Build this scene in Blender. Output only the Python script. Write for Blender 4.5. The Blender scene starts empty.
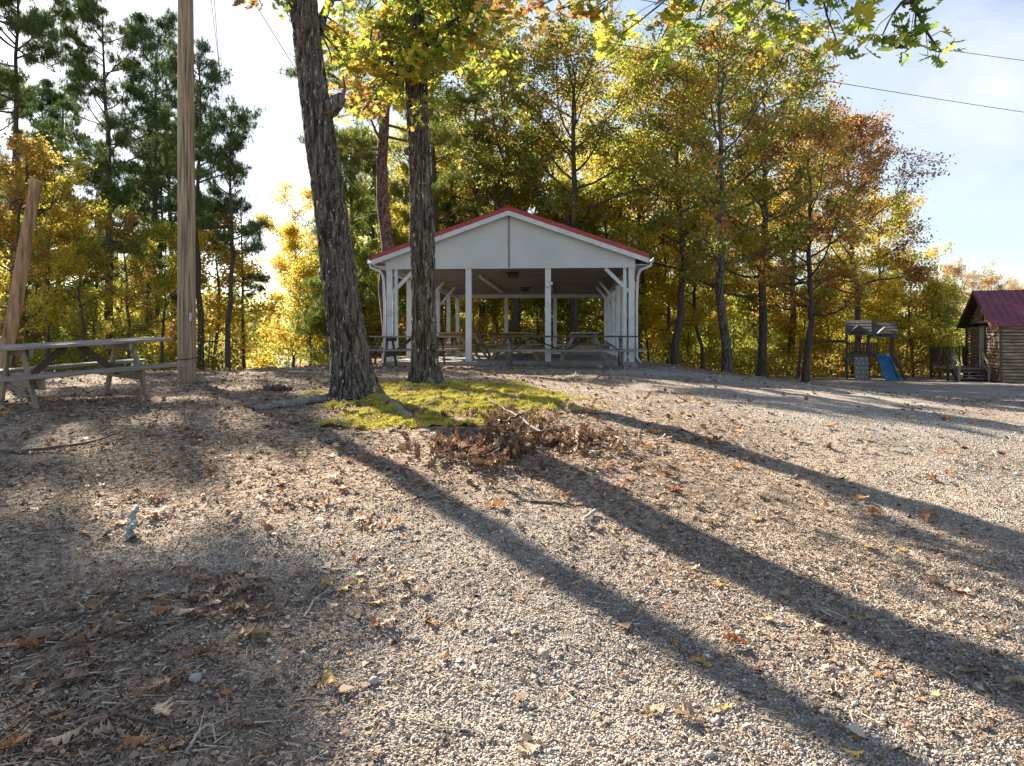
import bpy, bmesh, math, random
import numpy as np
from mathutils import Vector, Matrix, Euler

# ---------------------------------------------------------------- camera, sky, sun, exposure
scene = bpy.context.scene
C = scene.collection
F = 740.0; CX = 512.0; HY = 337.0; EYE = 1.6
cam_d = bpy.data.cameras.new('camera'); cam = bpy.data.objects.new('camera', cam_d); C.objects.link(cam)
cam.location = (0, 0, EYE); cam.rotation_euler = (math.radians(90), 0, 0)
cam_d.sensor_width = 36; cam_d.lens = 36 * F / 1024; cam_d.shift_y = (HY - 383) / 1024
cam_d.clip_end = 3000; cam_d.clip_start = 0.05
scene.camera = cam
scene.view_settings.view_transform = 'Standard'; scene.view_settings.look = 'None'
scene.view_settings.exposure = 1.78; scene.view_settings.gamma = 1
scene.view_settings.use_curve_mapping = False
try:
    scene.cycles.max_bounces = 8; scene.cycles.diffuse_bounces = 4; scene.cycles.transmission_bounces = 4
    scene.cycles.use_denoising = True
except Exception: pass

SUN_EL = math.radians(29.5); SUN_AZ = math.radians(34.5)          # azimuth: to the left of straight ahead
sdir = Vector((-math.sin(SUN_AZ) * math.cos(SUN_EL), math.cos(SUN_AZ) * math.cos(SUN_EL), math.sin(SUN_EL)))
sl = bpy.data.lights.new('sun', 'SUN'); sl.energy = 5.0; sl.angle = math.radians(0.55); sl.color = (1, .88, .72)
so = bpy.data.objects.new('sun', sl); C.objects.link(so)
so.rotation_euler = sdir.to_track_quat('Z', 'Y').to_euler(); so.location = (-30, 30, 30)

world = bpy.data.worlds.new('World'); scene.world = world; world.use_nodes = True
wt = world.node_tree; wn = wt.nodes; wl = wt.links; wn.clear()
out = wn.new('ShaderNodeOutputWorld'); bg = wn.new('ShaderNodeBackground'); bg.inputs[1].default_value = 0.056
sky = wn.new('ShaderNodeTexSky'); sky.sky_type = 'NISHITA'; sky.sun_disc = False
sky.sun_elevation = SUN_EL; sky.sun_rotation = -SUN_AZ; sky.air_density = 1.0; sky.dust_density = .5; sky.ozone_density = 1.0
tc = wn.new('ShaderNodeTexCoord'); mp = wn.new('ShaderNodeMapping'); mp.inputs['Scale'].default_value = (1.0, 1.0, 2.6)
mp.inputs['Rotation'].default_value = (0.1, 0.35, 0.4)
n1 = wn.new('ShaderNodeTexNoise'); n1.inputs['Scale'].default_value = 1.7; n1.inputs['Detail'].default_value = 9
n1.inputs['Roughness'].default_value = .58; n1.inputs['Distortion'].default_value = .4
cr = wn.new('ShaderNodeValToRGB'); cr.color_ramp.elements[0].position = .44; cr.color_ramp.elements[1].position = .70
cr.color_ramp.elements[0].color = (.12, .12, .12, 1)
mx = wn.new('ShaderNodeMix'); mx.data_type = 'RGBA'; mx.inputs[7].default_value = (5.2, 5.45, 5.9, 1)
wl.new(tc.outputs['Generated'], mp.inputs[0]); wl.new(mp.outputs[0], n1.inputs[0]); wl.new(n1.outputs[0], cr.inputs[0])
sx = wn.new('ShaderNodeSeparateXYZ'); mr = wn.new('ShaderNodeMapRange'); mr.interpolation_type = 'SMOOTHSTEP'
mr.inputs[1].default_value = .30; mr.inputs[2].default_value = .75; mr.inputs[3].default_value = 1; mr.inputs[4].default_value = .12
ml = wn.new('ShaderNodeMath'); ml.operation = 'MULTIPLY'
wl.new(tc.outputs['Generated'], sx.inputs[0]); wl.new(sx.outputs[2], mr.inputs[0]); wl.new(cr.outputs[0], ml.inputs[0]); wl.new(mr.outputs[0], ml.inputs[1])
wl.new(ml.outputs[0], mx.inputs[0]); wl.new(sky.outputs[0], mx.inputs[6]); wl.new(mx.outputs[2], bg.inputs[0]); wl.new(bg.outputs[0], out.inputs[0])

# ---------------------------------------------------------------- numeric helpers
rng = np.random.default_rng(7); random.seed(7)
_perm = np.random.default_rng(3).random(65536)
def _h(ix, iy, iz):
    return _perm[((ix * 73856093) ^ (iy * 19349663) ^ (iz * 83492791)) & 65535]
def noise3(x, y, z):
    x, y, z = np.broadcast_arrays(np.asarray(x, float), np.asarray(y, float), np.asarray(z, float))
    ix = np.floor(x).astype(np.int64); iy = np.floor(y).astype(np.int64); iz = np.floor(z).astype(np.int64)
    fx = x - ix; fy = y - iy; fz = z - iz
    fx = fx * fx * (3 - 2 * fx); fy = fy * fy * (3 - 2 * fy); fz = fz * fz * (3 - 2 * fz)
    def L(a, b, t): return a + (b - a) * t
    return L(L(L(_h(ix, iy, iz), _h(ix + 1, iy, iz), fx), L(_h(ix, iy + 1, iz), _h(ix + 1, iy + 1, iz), fx), fy),
             L(L(_h(ix, iy, iz + 1), _h(ix + 1, iy, iz + 1), fx), L(_h(ix, iy + 1, iz + 1), _h(ix + 1, iy + 1, iz + 1), fx), fy), fz) * 2 - 1
def fbm(x, y, s=1.0, o=4):
    r = 0; a = .5
    for k in range(o): r = r + a * noise3(x * s, y * s, 3.7 * k); s *= 2.03; a *= .5
    return r
def S(v, a, b):
    t = np.clip((v - a) / (b - a), 0, 1); return t * t * (3 - 2 * t)
def H0(x, y):
    x = np.asarray(x, float); y = np.asarray(y, float)
    m = .79 * S(y, .5, 9.5) + .09 * S(y, 9.5, 15)
    h = m * (1 - S(x, 1, 14))
    h = h - .022 * np.clip(y - 12, 0, 60) * S(x, 4, 14)
    h = h - np.minimum(.07 * np.clip(y - 15, 0, 1e3), 3) * S(-x, 4, 9)
    h = h - np.minimum(.06 * np.clip(y - 34, 0, 1e3), 5) * (1 - S(x, 8, 16)) * (1 - S(-x, 4, 9))
    h = h - np.minimum(.06 * np.clip(y - 46, 0, 1e3), 5) * S(x, 8, 16)
    d2 = (x + .3) ** 2 / 2.4 + (y - 9.6) ** 2 / 3.0
    h = h + .07 * np.exp(-d2)
    return h
def H(x, y):
    x = np.asarray(x, float); y = np.asarray(y, float)
    near = np.exp(-(np.clip(np.hypot(x, y) - 12, 0, 1e4) / 25) ** 2)
    return H0(x, y) + near * (.05 * noise3(x * .7, y * .7, 1.5) + .026 * noise3(x * 2.3, y * 2.3, 4.5) + .018 * S(-x, -2, 2) * noise3(x * 5, y * 5, 4.5) + .008 * noise3(x * 8, y * 8, 9.5))
def Hs(x, y): return float(H(x, y))
def ground_at(px, py):
    Y = np.linspace(2.0, 60, 6000); X = (px - CX) / F * Y
    d = (EYE - H(X, Y)) * F / Y + HY - py
    k = np.argmax(d < 0) if (d < 0).any() else len(Y) - 1
    return float(X[k]), float(Y[k])
def W(px, py, Y): return np.array([(px - CX) / F * Y, Y, EYE + (HY - py) / F * Y])

# ---------------------------------------------------------------- object helpers
def tag(o, label=None, cat=None, group=None, kind=None):
    if label: o['label'] = label
    if cat: o['category'] = cat
    if group: o['group'] = group
    if kind: o['kind'] = kind
    return o
def empty(name, loc, rz=0, rot=None):
    o = bpy.data.objects.new(name, None); C.objects.link(o); o.location = loc
    o.rotation_euler = rot if rot else (0, 0, rz); o.empty_display_size = .3
    return o
def link(name, me, mat=None, parent=None, loc=None):
    o = bpy.data.objects.new(name, me); C.objects.link(o)
    if mat and not me.materials: me.materials.append(mat)
    if parent: o.parent = parent
    if loc is not None: o.location = loc
    return o
def npmesh(name, V, Fc, smooth=False, tint=None):
    """Fc: int array (n,k)."""
    me = bpy.data.meshes.new(name); V = np.asarray(V, np.float32); Fc = np.asarray(Fc, np.int32)
    n, k = Fc.shape
    me.vertices.add(len(V)); me.vertices.foreach_set('co', V.ravel())
    me.loops.add(n * k); me.loops.foreach_set('vertex_index', Fc.ravel())
    me.polygons.add(n); me.polygons.foreach_set('loop_start', np.arange(0, n * k, k, dtype=np.int32))
    try: me.polygons.foreach_set('loop_total', np.full(n, k, np.int32))
    except Exception: pass
    me.update(calc_edges=True)
    if smooth: me.polygons.foreach_set('use_smooth', np.ones(n, bool))
    if tint is not None:
        a = me.attributes.new('tint', 'FLOAT', 'POINT'); a.data.foreach_set('value', np.asarray(tint, np.float32).ravel())
    return me
class MB:
    def __init__(s): s.v = []; s.f = []
    def add(s, V, Fs, M=None):
        b = len(s.v)
        for v in V: s.v.append(tuple(M @ Vector(v)) if M else tuple(v))
        for f in Fs: s.f.append(tuple(b + i for i in f))
    def box(s, lo, hi, M=None):
        x0, y0, z0 = lo; x1, y1, z1 = hi
        s.add([(x0, y0, z0), (x1, y0, z0), (x1, y1, z0), (x0, y1, z0), (x0, y0, z1), (x1, y0, z1), (x1, y1, z1), (x0, y1, z1)],
              [(3, 2, 1, 0), (4, 5, 6, 7), (0, 1, 5, 4), (1, 2, 6, 5), (2, 3, 7, 6), (3, 0, 4, 7)], M); return s
    def beam(s, a, b, w, h, up=(0, 0, 1)):
        a = Vector(a); b = Vector(b); d = b - a; L = d.length; d.normalize()
        sx = d.cross(Vector(up));
        if sx.length < 1e-4: sx = d.cross(Vector((0, 1, 0)))
        sx.normalize(); uz = sx.cross(d)
        M = Matrix((( sx.x, d.x, uz.x, a.x), (sx.y, d.y, uz.y, a.y), (sx.z, d.z, uz.z, a.z), (0, 0, 0, 1)))
        s.box((-w / 2, 0, -h / 2), (w / 2, L, h / 2), M); return s
    def tube(s, P, R, n=8, cap=True):
        V, Q = tube_arrays(np.array(P, float), np.array(R, float), n); s.add(V.tolist(), Q.tolist())
        if cap:
            b = len(s.v) - len(V); s.f.append(tuple(range(b + n - 1, b - 1, -1))); s.f.append(tuple(range(len(s.v) - n, len(s.v))))
        return s
    def prism(s, poly, a, b, M=None):
        """poly in (x,z), extruded along y from a to b"""
        n = len(poly); V = [(x, a, z) for x, z in poly] + [(x, b, z) for x, z in poly]
        s.add(V, [tuple(range(n)), tuple(range(2 * n - 1, n - 1, -1))] + [(i, n + i, n + (i + 1) % n, (i + 1) % n) for i in range(n)], M); return s
    def build(s, name, mat, parent=None, bevel=0, smooth=False, loc=None):
        me = bpy.data.meshes.new(name); me.from_pydata(s.v, [], s.f); me.update()
        bm = bmesh.new(); bm.from_mesh(me); bmesh.ops.recalc_face_normals(bm, faces=bm.faces)
        if bevel: bmesh.ops.bevel(bm, geom=list(bm.edges), offset=bevel, segments=1, affect='EDGES', clamp_overlap=True)
        bm.to_mesh(me); bm.free()
        if smooth: me.polygons.foreach_set('use_smooth', np.ones(len(me.polygons), bool))
        return link(name, me, mat, parent, loc)
def frames(P):
    T = np.gradient(P, axis=0); T /= np.linalg.norm(T, axis=1, keepdims=True) + 1e-9
    ref = np.where(np.abs(T[:, 2:3]) > .9, np.array([[1., 0, 0]]), np.array([[0, 0, 1.]]))
    if np.abs(T[:, 2]).mean() > .6: ref = np.tile([[1., 0, 0]], (len(P), 1))
    else: ref = np.tile([[0, 0, 1.]], (len(P), 1))
    A = np.cross(T, ref); A /= np.linalg.norm(A, axis=1, keepdims=True) + 1e-9
    return T, A, np.cross(A, T)
def tube_arrays(P, R, n):
    T, A, B = frames(P); th = np.arange(n) * 2 * np.pi / n
    V = P[:, None, :] + R[:, None, None] * (np.cos(th)[None, :, None] * A[:, None, :] + np.sin(th)[None, :, None] * B[:, None, :])
    m = len(P); i = np.arange(m - 1)[:, None] * n; j = np.arange(n)[None, :]; k = (j + 1) % n
    Q = np.stack([i + j, i + k, i + n + k, i + n + j], -1).reshape(-1, 4)
    return V.reshape(-1, 3), Q
class Tubes:
    """many tubes in one numpy mesh (a tree's branches)"""
    def __init__(s): s.V = []; s.Q = []; s.n = 0
    def add(s, P, R, n=5):
        V, Q = tube_arrays(np.asarray(P, float), np.asarray(R, float), n); s.V.append(V); s.Q.append(Q + s.n); s.n += len(V)
    def addq(s, V, Q): s.V.append(V); s.Q.append(Q + s.n); s.n += len(V)
    def mesh(s, name, smooth=True): return npmesh(name, np.concatenate(s.V), np.concatenate(s.Q), smooth)
def rotmats(n, r=rng, tilt=None):
    """random rotations; tilt limits how far leaf normals lean from up"""
    az = r.uniform(0, 2 * np.pi, n); t = r.uniform(-1, 1, n) * (np.pi if tilt is None else tilt); b = r.uniform(-1, 1, n) * (np.pi if tilt is None else tilt)
    ca, sa, ct, st, cb, sb = np.cos(az), np.sin(az), np.cos(t), np.sin(t), np.cos(b), np.sin(b)
    Z = np.zeros((n, 3, 3)); X = np.zeros((n, 3, 3)); Yv = np.zeros((n, 3, 3))
    Z[:, 0, 0] = ca; Z[:, 0, 1] = -sa; Z[:, 1, 0] = sa; Z[:, 1, 1] = ca; Z[:, 2, 2] = 1
    X[:, 0, 0] = 1; X[:, 1, 1] = ct; X[:, 1, 2] = -st; X[:, 2, 1] = st; X[:, 2, 2] = ct
    Yv[:, 1, 1] = 1; Yv[:, 0, 0] = cb; Yv[:, 0, 2] = sb; Yv[:, 2, 0] = -sb; Yv[:, 2, 2] = cb
    return Z @ X @ Yv
def scatter(tV, tF, P, S_, M, tint=None):
    """copies of template (tV,tF) at P with scale S_ and rotation M -> arrays"""
    n = len(P); k = len(tV); S_ = np.asarray(S_, float)
    if S_.ndim == 1: S_ = np.repeat(S_[:, None], 3, 1)
    V = np.einsum('nij,nkj->nki', M, tV[None] * S_[:, None, :]) + P[:, None, :]
    Fc = tF[None] + (np.arange(n) * k)[:, None, None]
    t = np.repeat(tint, k) if tint is not None else None
    return V.reshape(-1, 3), Fc.reshape(-1, tF.shape[1]), t
LEAF4 = (np.array([[0, 0, 0], [-.34, .45, .10], [0, 1, 0], [.34, .5, .10]]), np.array([[0, 3, 2, 1]]))
def oak_leaf(curl=.25, fold=.15, wave=0.03, seed=0, simple=False):
    r = np.random.default_rng(seed)
    if simple: st = [(0, .02), (.2, .2), (.34, .1), (.5, .38), (.64, .12), (.8, .26), (1, .01)]
    else: st = [(0, .012), (.12, .015), (.2, .12), (.27, .22), (.34, .07), (.42, .30), (.5, .40), (.57, .11), (.66, .28), (.73, .33), (.78, .10), (.88, .15), (1, .005)]
    V = []; Fq = []
    for y, w in st:
        z = curl * (y - .45) ** 2
        V += [(-w, y + w * .3, z + fold * w * (1 + .5 * r.normal()) + wave * r.normal()), (0, y, z), (w, y + w * .3, z + fold * w * (1 + .5 * r.normal()) + wave * r.normal())]
    for i in range(len(st) - 1):
        a = 3 * i; Fq += [(a, a + 1, a + 4, a + 3), (a + 1, a + 2, a + 5, a + 4)]
    V = np.array(V); V[:, 1] -= .5 * 0
    return V, np.array(Fq)

# ---------------------------------------------------------------- materials
def mat(name):
    m = bpy.data.materials.new(name); m.use_nodes = True; nt = m.node_tree; nt.nodes.clear()
    o = nt.nodes.new('ShaderNodeOutputMaterial'); return m, nt, o
def N(nt, t, **k):
    n = nt.nodes.new(t)
    for a, b in k.items():
        if a.startswith('i_'):
            key = a[2:]; n.inputs[int(key) if key.isdigit() else key.replace('_', ' ')].default_value = b
        else: setattr(n, a, b)
    return n
def ramp(nt, stops, fac, interp='LINEAR'):
    r = nt.nodes.new('ShaderNodeValToRGB'); e = r.color_ramp.elements; r.color_ramp.interpolation = interp
    while len(e) < len(stops): e.new(.5)
    for i, (p, c) in enumerate(stops): e[i].position = p; e[i].color = (*c, 1)
    nt.links.new(fac, r.inputs[0]); return r.outputs[0]
def leaf_mat(name, stops, trans=.62, rough=.5):
    m, nt, o = mat(name); L = nt.links
    at = N(nt, 'ShaderNodeAttribute', attribute_name='tint'); oi = N(nt, 'ShaderNodeObjectInfo')
    ad = N(nt, 'ShaderNodeMath', operation='MULTIPLY_ADD', i_1=.22); L.new(oi.outputs['Random'], ad.inputs[0])
    sb = N(nt, 'ShaderNodeMath', operation='SUBTRACT', i_1=.11); L.new(at.outputs['Fac'], sb.inputs[0]); L.new(sb.outputs[0], ad.inputs[2])
    c = ramp(nt, stops, ad.outputs[0])
    p = N(nt, 'ShaderNodeBsdfPrincipled', i_Roughness=rough); p.inputs['Specular IOR Level'].default_value = .35
    t = N(nt, 'ShaderNodeBsdfTranslucent'); mxs = N(nt, 'ShaderNodeMixShader', i_0=trans)
    g = N(nt, 'ShaderNodeGamma', i_Gamma=.82); L.new(c, g.inputs[0])
    L.new(c, p.inputs['Base Color']); L.new(g.outputs[0], t.inputs[0]); L.new(p.outputs[0], mxs.inputs[1]); L.new(t.outputs[0], mxs.inputs[2]); L.new(mxs.outputs[0], o.inputs[0])
    return m
def tint_mat(name, stops, rough=.8, spec=.3):
    m, nt, o = mat(name); L = nt.links
    at = N(nt, 'ShaderNodeAttribute', attribute_name='tint'); c = ramp(nt, stops, at.outputs['Fac'])
    p = N(nt, 'ShaderNodeBsdfPrincipled', i_Roughness=rough); p.inputs['Specular IOR Level'].default_value = spec
    L.new(c, p.inputs['Base Color']); L.new(p.outputs[0], o.inputs[0]); return m
def surf_mat(name, stops, scale=(4, 4, 4), detail=6, rough=.7, bump=.3, bdist=.01, metal=0, coord='Object', rand=0.0, spec=.4, fine=None):
    """noise-driven colour ramp with matching bump"""
    m, nt, o = mat(name); L = nt.links
    tc_ = N(nt, 'ShaderNodeTexCoord'); mp_ = N(nt, 'ShaderNodeMapping'); mp_.inputs['Scale'].default_value = scale
    L.new(tc_.outputs[coord], mp_.inputs[0])
    if rand:
        oi = N(nt, 'ShaderNodeObjectInfo'); ml = N(nt, 'ShaderNodeMath', operation='MULTIPLY', i_1=37.); L.new(oi.outputs['Random'], ml.inputs[0]); L.new(ml.outputs[0], mp_.inputs['Location'])
    n = N(nt, 'ShaderNodeTexNoise', i_Scale=1.0, i_Detail=detail, i_Roughness=.62); L.new(mp_.outputs[0], n.inputs[0])
    c = ramp(nt, stops, n.outputs[0])
    p = N(nt, 'ShaderNodeBsdfPrincipled', i_Roughness=rough, i_Metallic=metal); p.inputs['Specular IOR Level'].default_value = spec
    L.new(c, p.inputs['Base Color'])
    if bump:
        b = N(nt, 'ShaderNodeBump', i_Strength=bump, i_Distance=bdist); L.new(n.outputs[0], b.inputs['Height']); L.new(b.outputs[0], p.inputs['Normal'])
    L.new(p.outputs[0], o.inputs[0]); return m

M = {}
# foliage palettes
M['leaf_green'] = leaf_mat('leaf_green', [(.05, (0.068, 0.135, 0.020)), (.5, (0.176, 0.270, 0.033)), (.8, (0.405, 0.446, 0.044)), (1, (0.608, 0.486, 0.055))])
M['leaf_ygreen'] = leaf_mat('leaf_yellow_green', [(.05, (0.108, 0.176, 0.022)), (.4, (0.297, 0.351, 0.039)), (.75, (0.567, 0.486, 0.044)), (1, (0.675, 0.378, 0.055))])
M['leaf_gold'] = leaf_mat('leaf_gold', [(.05, (0.176, 0.203, 0.033)), (.35, (0.513, 0.459, 0.044)), (.7, (0.720, 0.513, 0.044)), (1, (0.675, 0.297, 0.044))])
M['leaf_orange'] = leaf_mat('leaf_orange', [(.05, (.17, .18, .035)), (.3, (.36, .30, .05)), (.55, (.46, .27, .055)), (.8, (.42, .18, .05)), (1, (.28, .10, .045))])
M['leaf_olive'] = leaf_mat('leaf_olive_orange', [(.05, (0.095, 0.162, 0.022)), (.45, (0.257, 0.284, 0.039)), (.68, (0.459, 0.324, 0.050)), (.86, (0.621, 0.257, 0.055)), (1, (0.540, 0.162, 0.055))])
M['leaf_rust'] = leaf_mat('leaf_rust', [(.05, (.17, .17, .04)), (.35, (.34, .22, .05)), (.7, (.40, .17, .055)), (1, (.24, .09, .045))])
M['leaf_pale'] = leaf_mat('leaf_pale', [(.05, (.30, .26, .10)), (.5, (.48, .34, .14)), (1, (.55, .26, .11))])
M['needle'] = leaf_mat('pine_needle', [(.05, (.035, .075, .028)), (.5, (.08, .15, .042)), (.85, (.17, .24, .05)), (1, (0.270, 0.270, 0.055))], trans=.25)
M['needle_y'] = leaf_mat('pine_needle_light', [(.05, (0.081, 0.135, 0.022)), (.5, (0.189, 0.243, 0.033)), (1, (0.432, 0.365, 0.055))], trans=.35)
M['dead_leaf'] = leaf_mat('dead_leaf', [(0, (.085, .05, .032)), (.45, (.19, .105, .062)), (.8, (.33, .20, .12)), (1, (.50, .35, .22))], trans=.15)
M['fl_orange'] = leaf_mat('fallen_leaf_orange', [(0, (.36, .15, .055)), (1, (.48, .22, .08))], trans=.2)
M['fl_brown'] = leaf_mat('fallen_leaf_brown', [(0, (.20, .105, .055)), (1, (.30, .16, .085))], trans=.15)
M['fl_tan'] = leaf_mat('fallen_leaf_tan', [(0, (.42, .29, .18)), (1, (.55, .40, .27))], trans=.15)
M['fl_yellow'] = leaf_mat('fallen_leaf_yellow', [(0, (.48, .33, .10)), (1, (.58, .40, .13))], trans=.2)
M['litter'] = tint_mat('litter', [(0, (.09, .06, .04)), (.3, (.23, .155, .10)), (.7, (.42, .305, .21)), (.90, (.62, .52, .40)), (.93, (.50, .20, .06)), (1, (.55, .26, .08))])
M['gravel'] = tint_mat('gravel', [(0, (.12, .115, .11)), (.3, (.30, .28, .26)), (.6, (.47, .43, .385)), (.85, (.62, .56, .49)), (1, (.8, .75, .68))], rough=.75)
M['moss_blade'] = leaf_mat('moss', [(0, (.09, .085, .035)), (.35, (.20, .165, .06)), (.65, (.54, .49, .05)), (1, (.64, .55, .10))], trans=.25, rough=.9)

def bark_mat(name, base, dark, lichen, lic=.62, scale=(30, 30, 5), bd=.02, bs=.9, ramp_=(.3, .65)):
    m, nt, o = mat(name); L = nt.links
    t = N(nt, 'ShaderNodeTexCoord'); mp_ = N(nt, 'ShaderNodeMapping'); mp_.inputs['Scale'].default_value = scale; L.new(t.outputs['Object'], mp_.inputs[0])
    n = N(nt, 'ShaderNodeTexNoise', i_Scale=1.0, i_Detail=8, i_Roughness=.65, i_Distortion=.6); L.new(mp_.outputs[0], n.inputs[0])
    c = ramp(nt, [(ramp_[0], dark), (ramp_[1], base)], n.outputs[0])
    n2 = N(nt, 'ShaderNodeTexNoise', i_Scale=14., i_Detail=5, i_Roughness=.7); 
    mp2 = N(nt, 'ShaderNodeMapping'); mp2.inputs['Scale'].default_value = (1.6, 1.6, .55); L.new(t.outputs['Object'], mp2.inputs[0]); L.new(mp2.outputs[0], n2.inputs[0])
    f = ramp(nt, [(lic, (0, 0, 0)), (lic + .05, (1, 1, 1))], n2.outputs[0])
    mx_ = N(nt, 'ShaderNodeMix', data_type='RGBA'); mx_.inputs[7].default_value = (*lichen, 1); L.new(f, mx_.inputs[0]); L.new(c, mx_.inputs[6])
    p = N(nt, 'ShaderNodeBsdfPrincipled', i_Roughness=.85); p.inputs['Specular IOR Level'].default_value = .25
    b = N(nt, 'ShaderNodeBump', i_Strength=bs, i_Distance=bd); L.new(n.outputs[0], b.inputs['Height'])
    L.new(mx_.outputs[2], p.inputs['Base Color']); L.new(b.outputs[0], p.inputs['Normal']); L.new(p.outputs[0], o.inputs[0]); return m
M['bark_oak'] = bark_mat('bark_oak', (.19, .17, .145), (.02, .016, .013), (.46, .45, .41), lic=.60, scale=(26, 26, 3.0), ramp_=(.42, .64))
M['bark_grey'] = bark_mat('bark_grey', (.11, .095, .085), (.035, .03, .026), (.36, .35, .31), lic=.64, scale=(12, 12, 2), bd=.03)
M['bark_pine'] = bark_mat('bark_pine', (.15, .105, .085), (.03, .02, .018), (.28, .2, .17), lic=.56, scale=(14, 14, 5), bd=.04, ramp_=(.4, .6))
def wood(name, a, b, mid=None, rough=.75):
    st = [(.25, a), (.7, b)] if mid is None else [(.2, a), (.5, mid), (.75, b)]
    return surf_mat(name, st, scale=(2.2, 38, 38), detail=8, rough=rough, bump=.5, bdist=.004, rand=1)
M['wood_grey'] = wood('weathered_grey_wood', (.11, .095, .08), (.36, .33, .29))
M['wood_greyv'] = surf_mat('weathered_leg_wood', [(.25, (.14, .115, .085)), (.7, (.32, .27, .21))], scale=(30, 30, 3), detail=8, bump=.5, bdist=.004, rand=1)
M['wood_dark'] = wood('dark_stained_wood', (.045, .033, .025), (.12, .09, .068))
M['wood_green'] = wood('green_tinged_wood', (.10, .11, .08), (.25, .26, .2))
M['wood_warm'] = wood('new_yellow_wood', (.17, .105, .05), (.32, .21, .10))
M['wood_red'] = surf_mat('debarked_log_wood', [(.36, (.13, .075, .04)), (.5, (.30, .18, .095)), (.66, (.44, .31, .18))], scale=(14, 14, 1.6), detail=9, bump=.6, bdist=.01)
M['wood_pole'] = surf_mat('utility_pole_wood', [(.34, (.07, .05, .035)), (.47, (.24, .18, .12)), (.64, (.42, .34, .24))], scale=(30, 30, 1.1), detail=9, bump=.7, bdist=.008)
M['cut_end'] = surf_mat('weathered_cut_end', [(.3, (.30, .28, .26)), (.7, (.5, .48, .45))], scale=(30, 30, 30))
M['white'] = surf_mat('white_painted_wood', [(.3, (.44, .49, .52)), (.6, (.57, .61, .63))], scale=(3, 3, 3), rough=.5, bump=.1, bdist=.003)
M['white_metal'] = surf_mat('white_metal_panel', [(.3, (.42, .46, .475)), (.6, (.50, .54, .555))], scale=(.8, .8, 1.6), rough=.4, bump=.04)
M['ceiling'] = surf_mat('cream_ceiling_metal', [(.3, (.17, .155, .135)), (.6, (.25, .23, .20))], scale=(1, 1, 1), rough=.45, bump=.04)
M['red_roof'] = surf_mat('red_painted_metal', [(.3, (.27, .03, .035)), (.6, (.35, .045, .05))], scale=(2, 2, 2), rough=.42, bump=.05)
M['maroon_roof'] = surf_mat('maroon_painted_metal', [(.3, (.17, .028, .04)), (.6, (.23, .042, .058))], scale=(2, 2, 2), rough=.35, bump=.05)
M['concrete'] = surf_mat('concrete', [(.3, (.20, .19, .175)), (.65, (.32, .31, .285))], scale=(5, 5, 5), rough=.85)
M['dark_metal'] = surf_mat('dark_metal', [(.3, (.02, .02, .02)), (.7, (.05, .045, .04))], scale=(8, 8, 8), rough=.45, bump=.05)
M['rust_metal'] = surf_mat('rusty_brown_metal', [(.3, (.07, .03, .02)), (.7, (.16, .08, .06))], scale=(8, 8, 8), rough=.6, bump=.1)
M['grey_metal'] = surf_mat('galvanised_metal', [(.3, (.35, .36, .37)), (.7, (.5, .5, .5))], scale=(8, 8, 8), rough=.4, metal=.5, bump=.05)
M['steel'] = surf_mat('dull_painted_steel', [(.3, (.10, .095, .09)), (.7, (.22, .21, .20))], scale=(8, 8, 8), rough=.5, bump=.05)
M['cable'] = surf_mat('black_cable', [(.3, (.02, .02, .02)), (.7, (.04, .04, .04))], rough=.5, bump=0)
M['blue_plastic'] = surf_mat('blue_plastic', [(.3, (.025, .13, .26)), (.7, (.05, .2, .36))], scale=(2, 2, 2), rough=.35, bump=.03)
M['shingle'] = surf_mat('grey_shingles', [(.3, (.05, .055, .06)), (.7, (.12, .13, .14))], scale=(6, 12, 12), rough=.85)
M['wall_grey'] = surf_mat('grey_climbing_board', [(.3, (.17, .18, .19)), (.7, (.27, .28, .29))], scale=(6, 6, 6), rough=.8)
M['hold'] = surf_mat('climbing_hold_plastic', [(.3, (.45, .42, .36)), (.7, (.6, .56, .5))], scale=(9, 9, 9), rough=.6)
M['log'] = surf_mat('cabin_log_siding', [(.3, (.12, .085, .06)), (.5, (.25, .19, .14)), (.7, (.44, .37, .30))], scale=(1.2, 1.2, 7), detail=8, rough=.8, bump=.5, bdist=.01)
M['door'] = surf_mat('pale_blue_door_paint', [(.3, (.30, .42, .46)), (.7, (.42, .54, .56))], scale=(3, 3, 3), rough=.5)
M['glass'] = surf_mat('dark_window_glass', [(.3, (.02, .025, .03)), (.7, (.04, .045, .05))], rough=.08, bump=0)
M['root'] = bark_mat('root_bark', (.30, .28, .26), (.12, .10, .09), (.5, .48, .44), lic=.58, scale=(10, 10, 10))
M['twig'] = surf_mat('dry_twig', [(.3, (.06, .048, .038)), (.7, (.16, .13, .10))], scale=(30, 30, 30), bump=.4)
M['twig_pale'] = surf_mat('bleached_twig', [(.3, (.35, .31, .27)), (.7, (.52, .48, .43))], scale=(30, 30, 30), bump=.4)
M['lichen_stick'] = surf_mat('lichen_covered_bark', [(.3, (.16, .17, .14)), (.6, (.38, .40, .35))], scale=(40, 40, 40), bump=.7, bdist=.006)
M['stone'] = surf_mat('pale_stone', [(.3, (.30, .29, .28)), (.7, (.5, .48, .45))], scale=(25, 25, 25), bump=.4)

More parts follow.
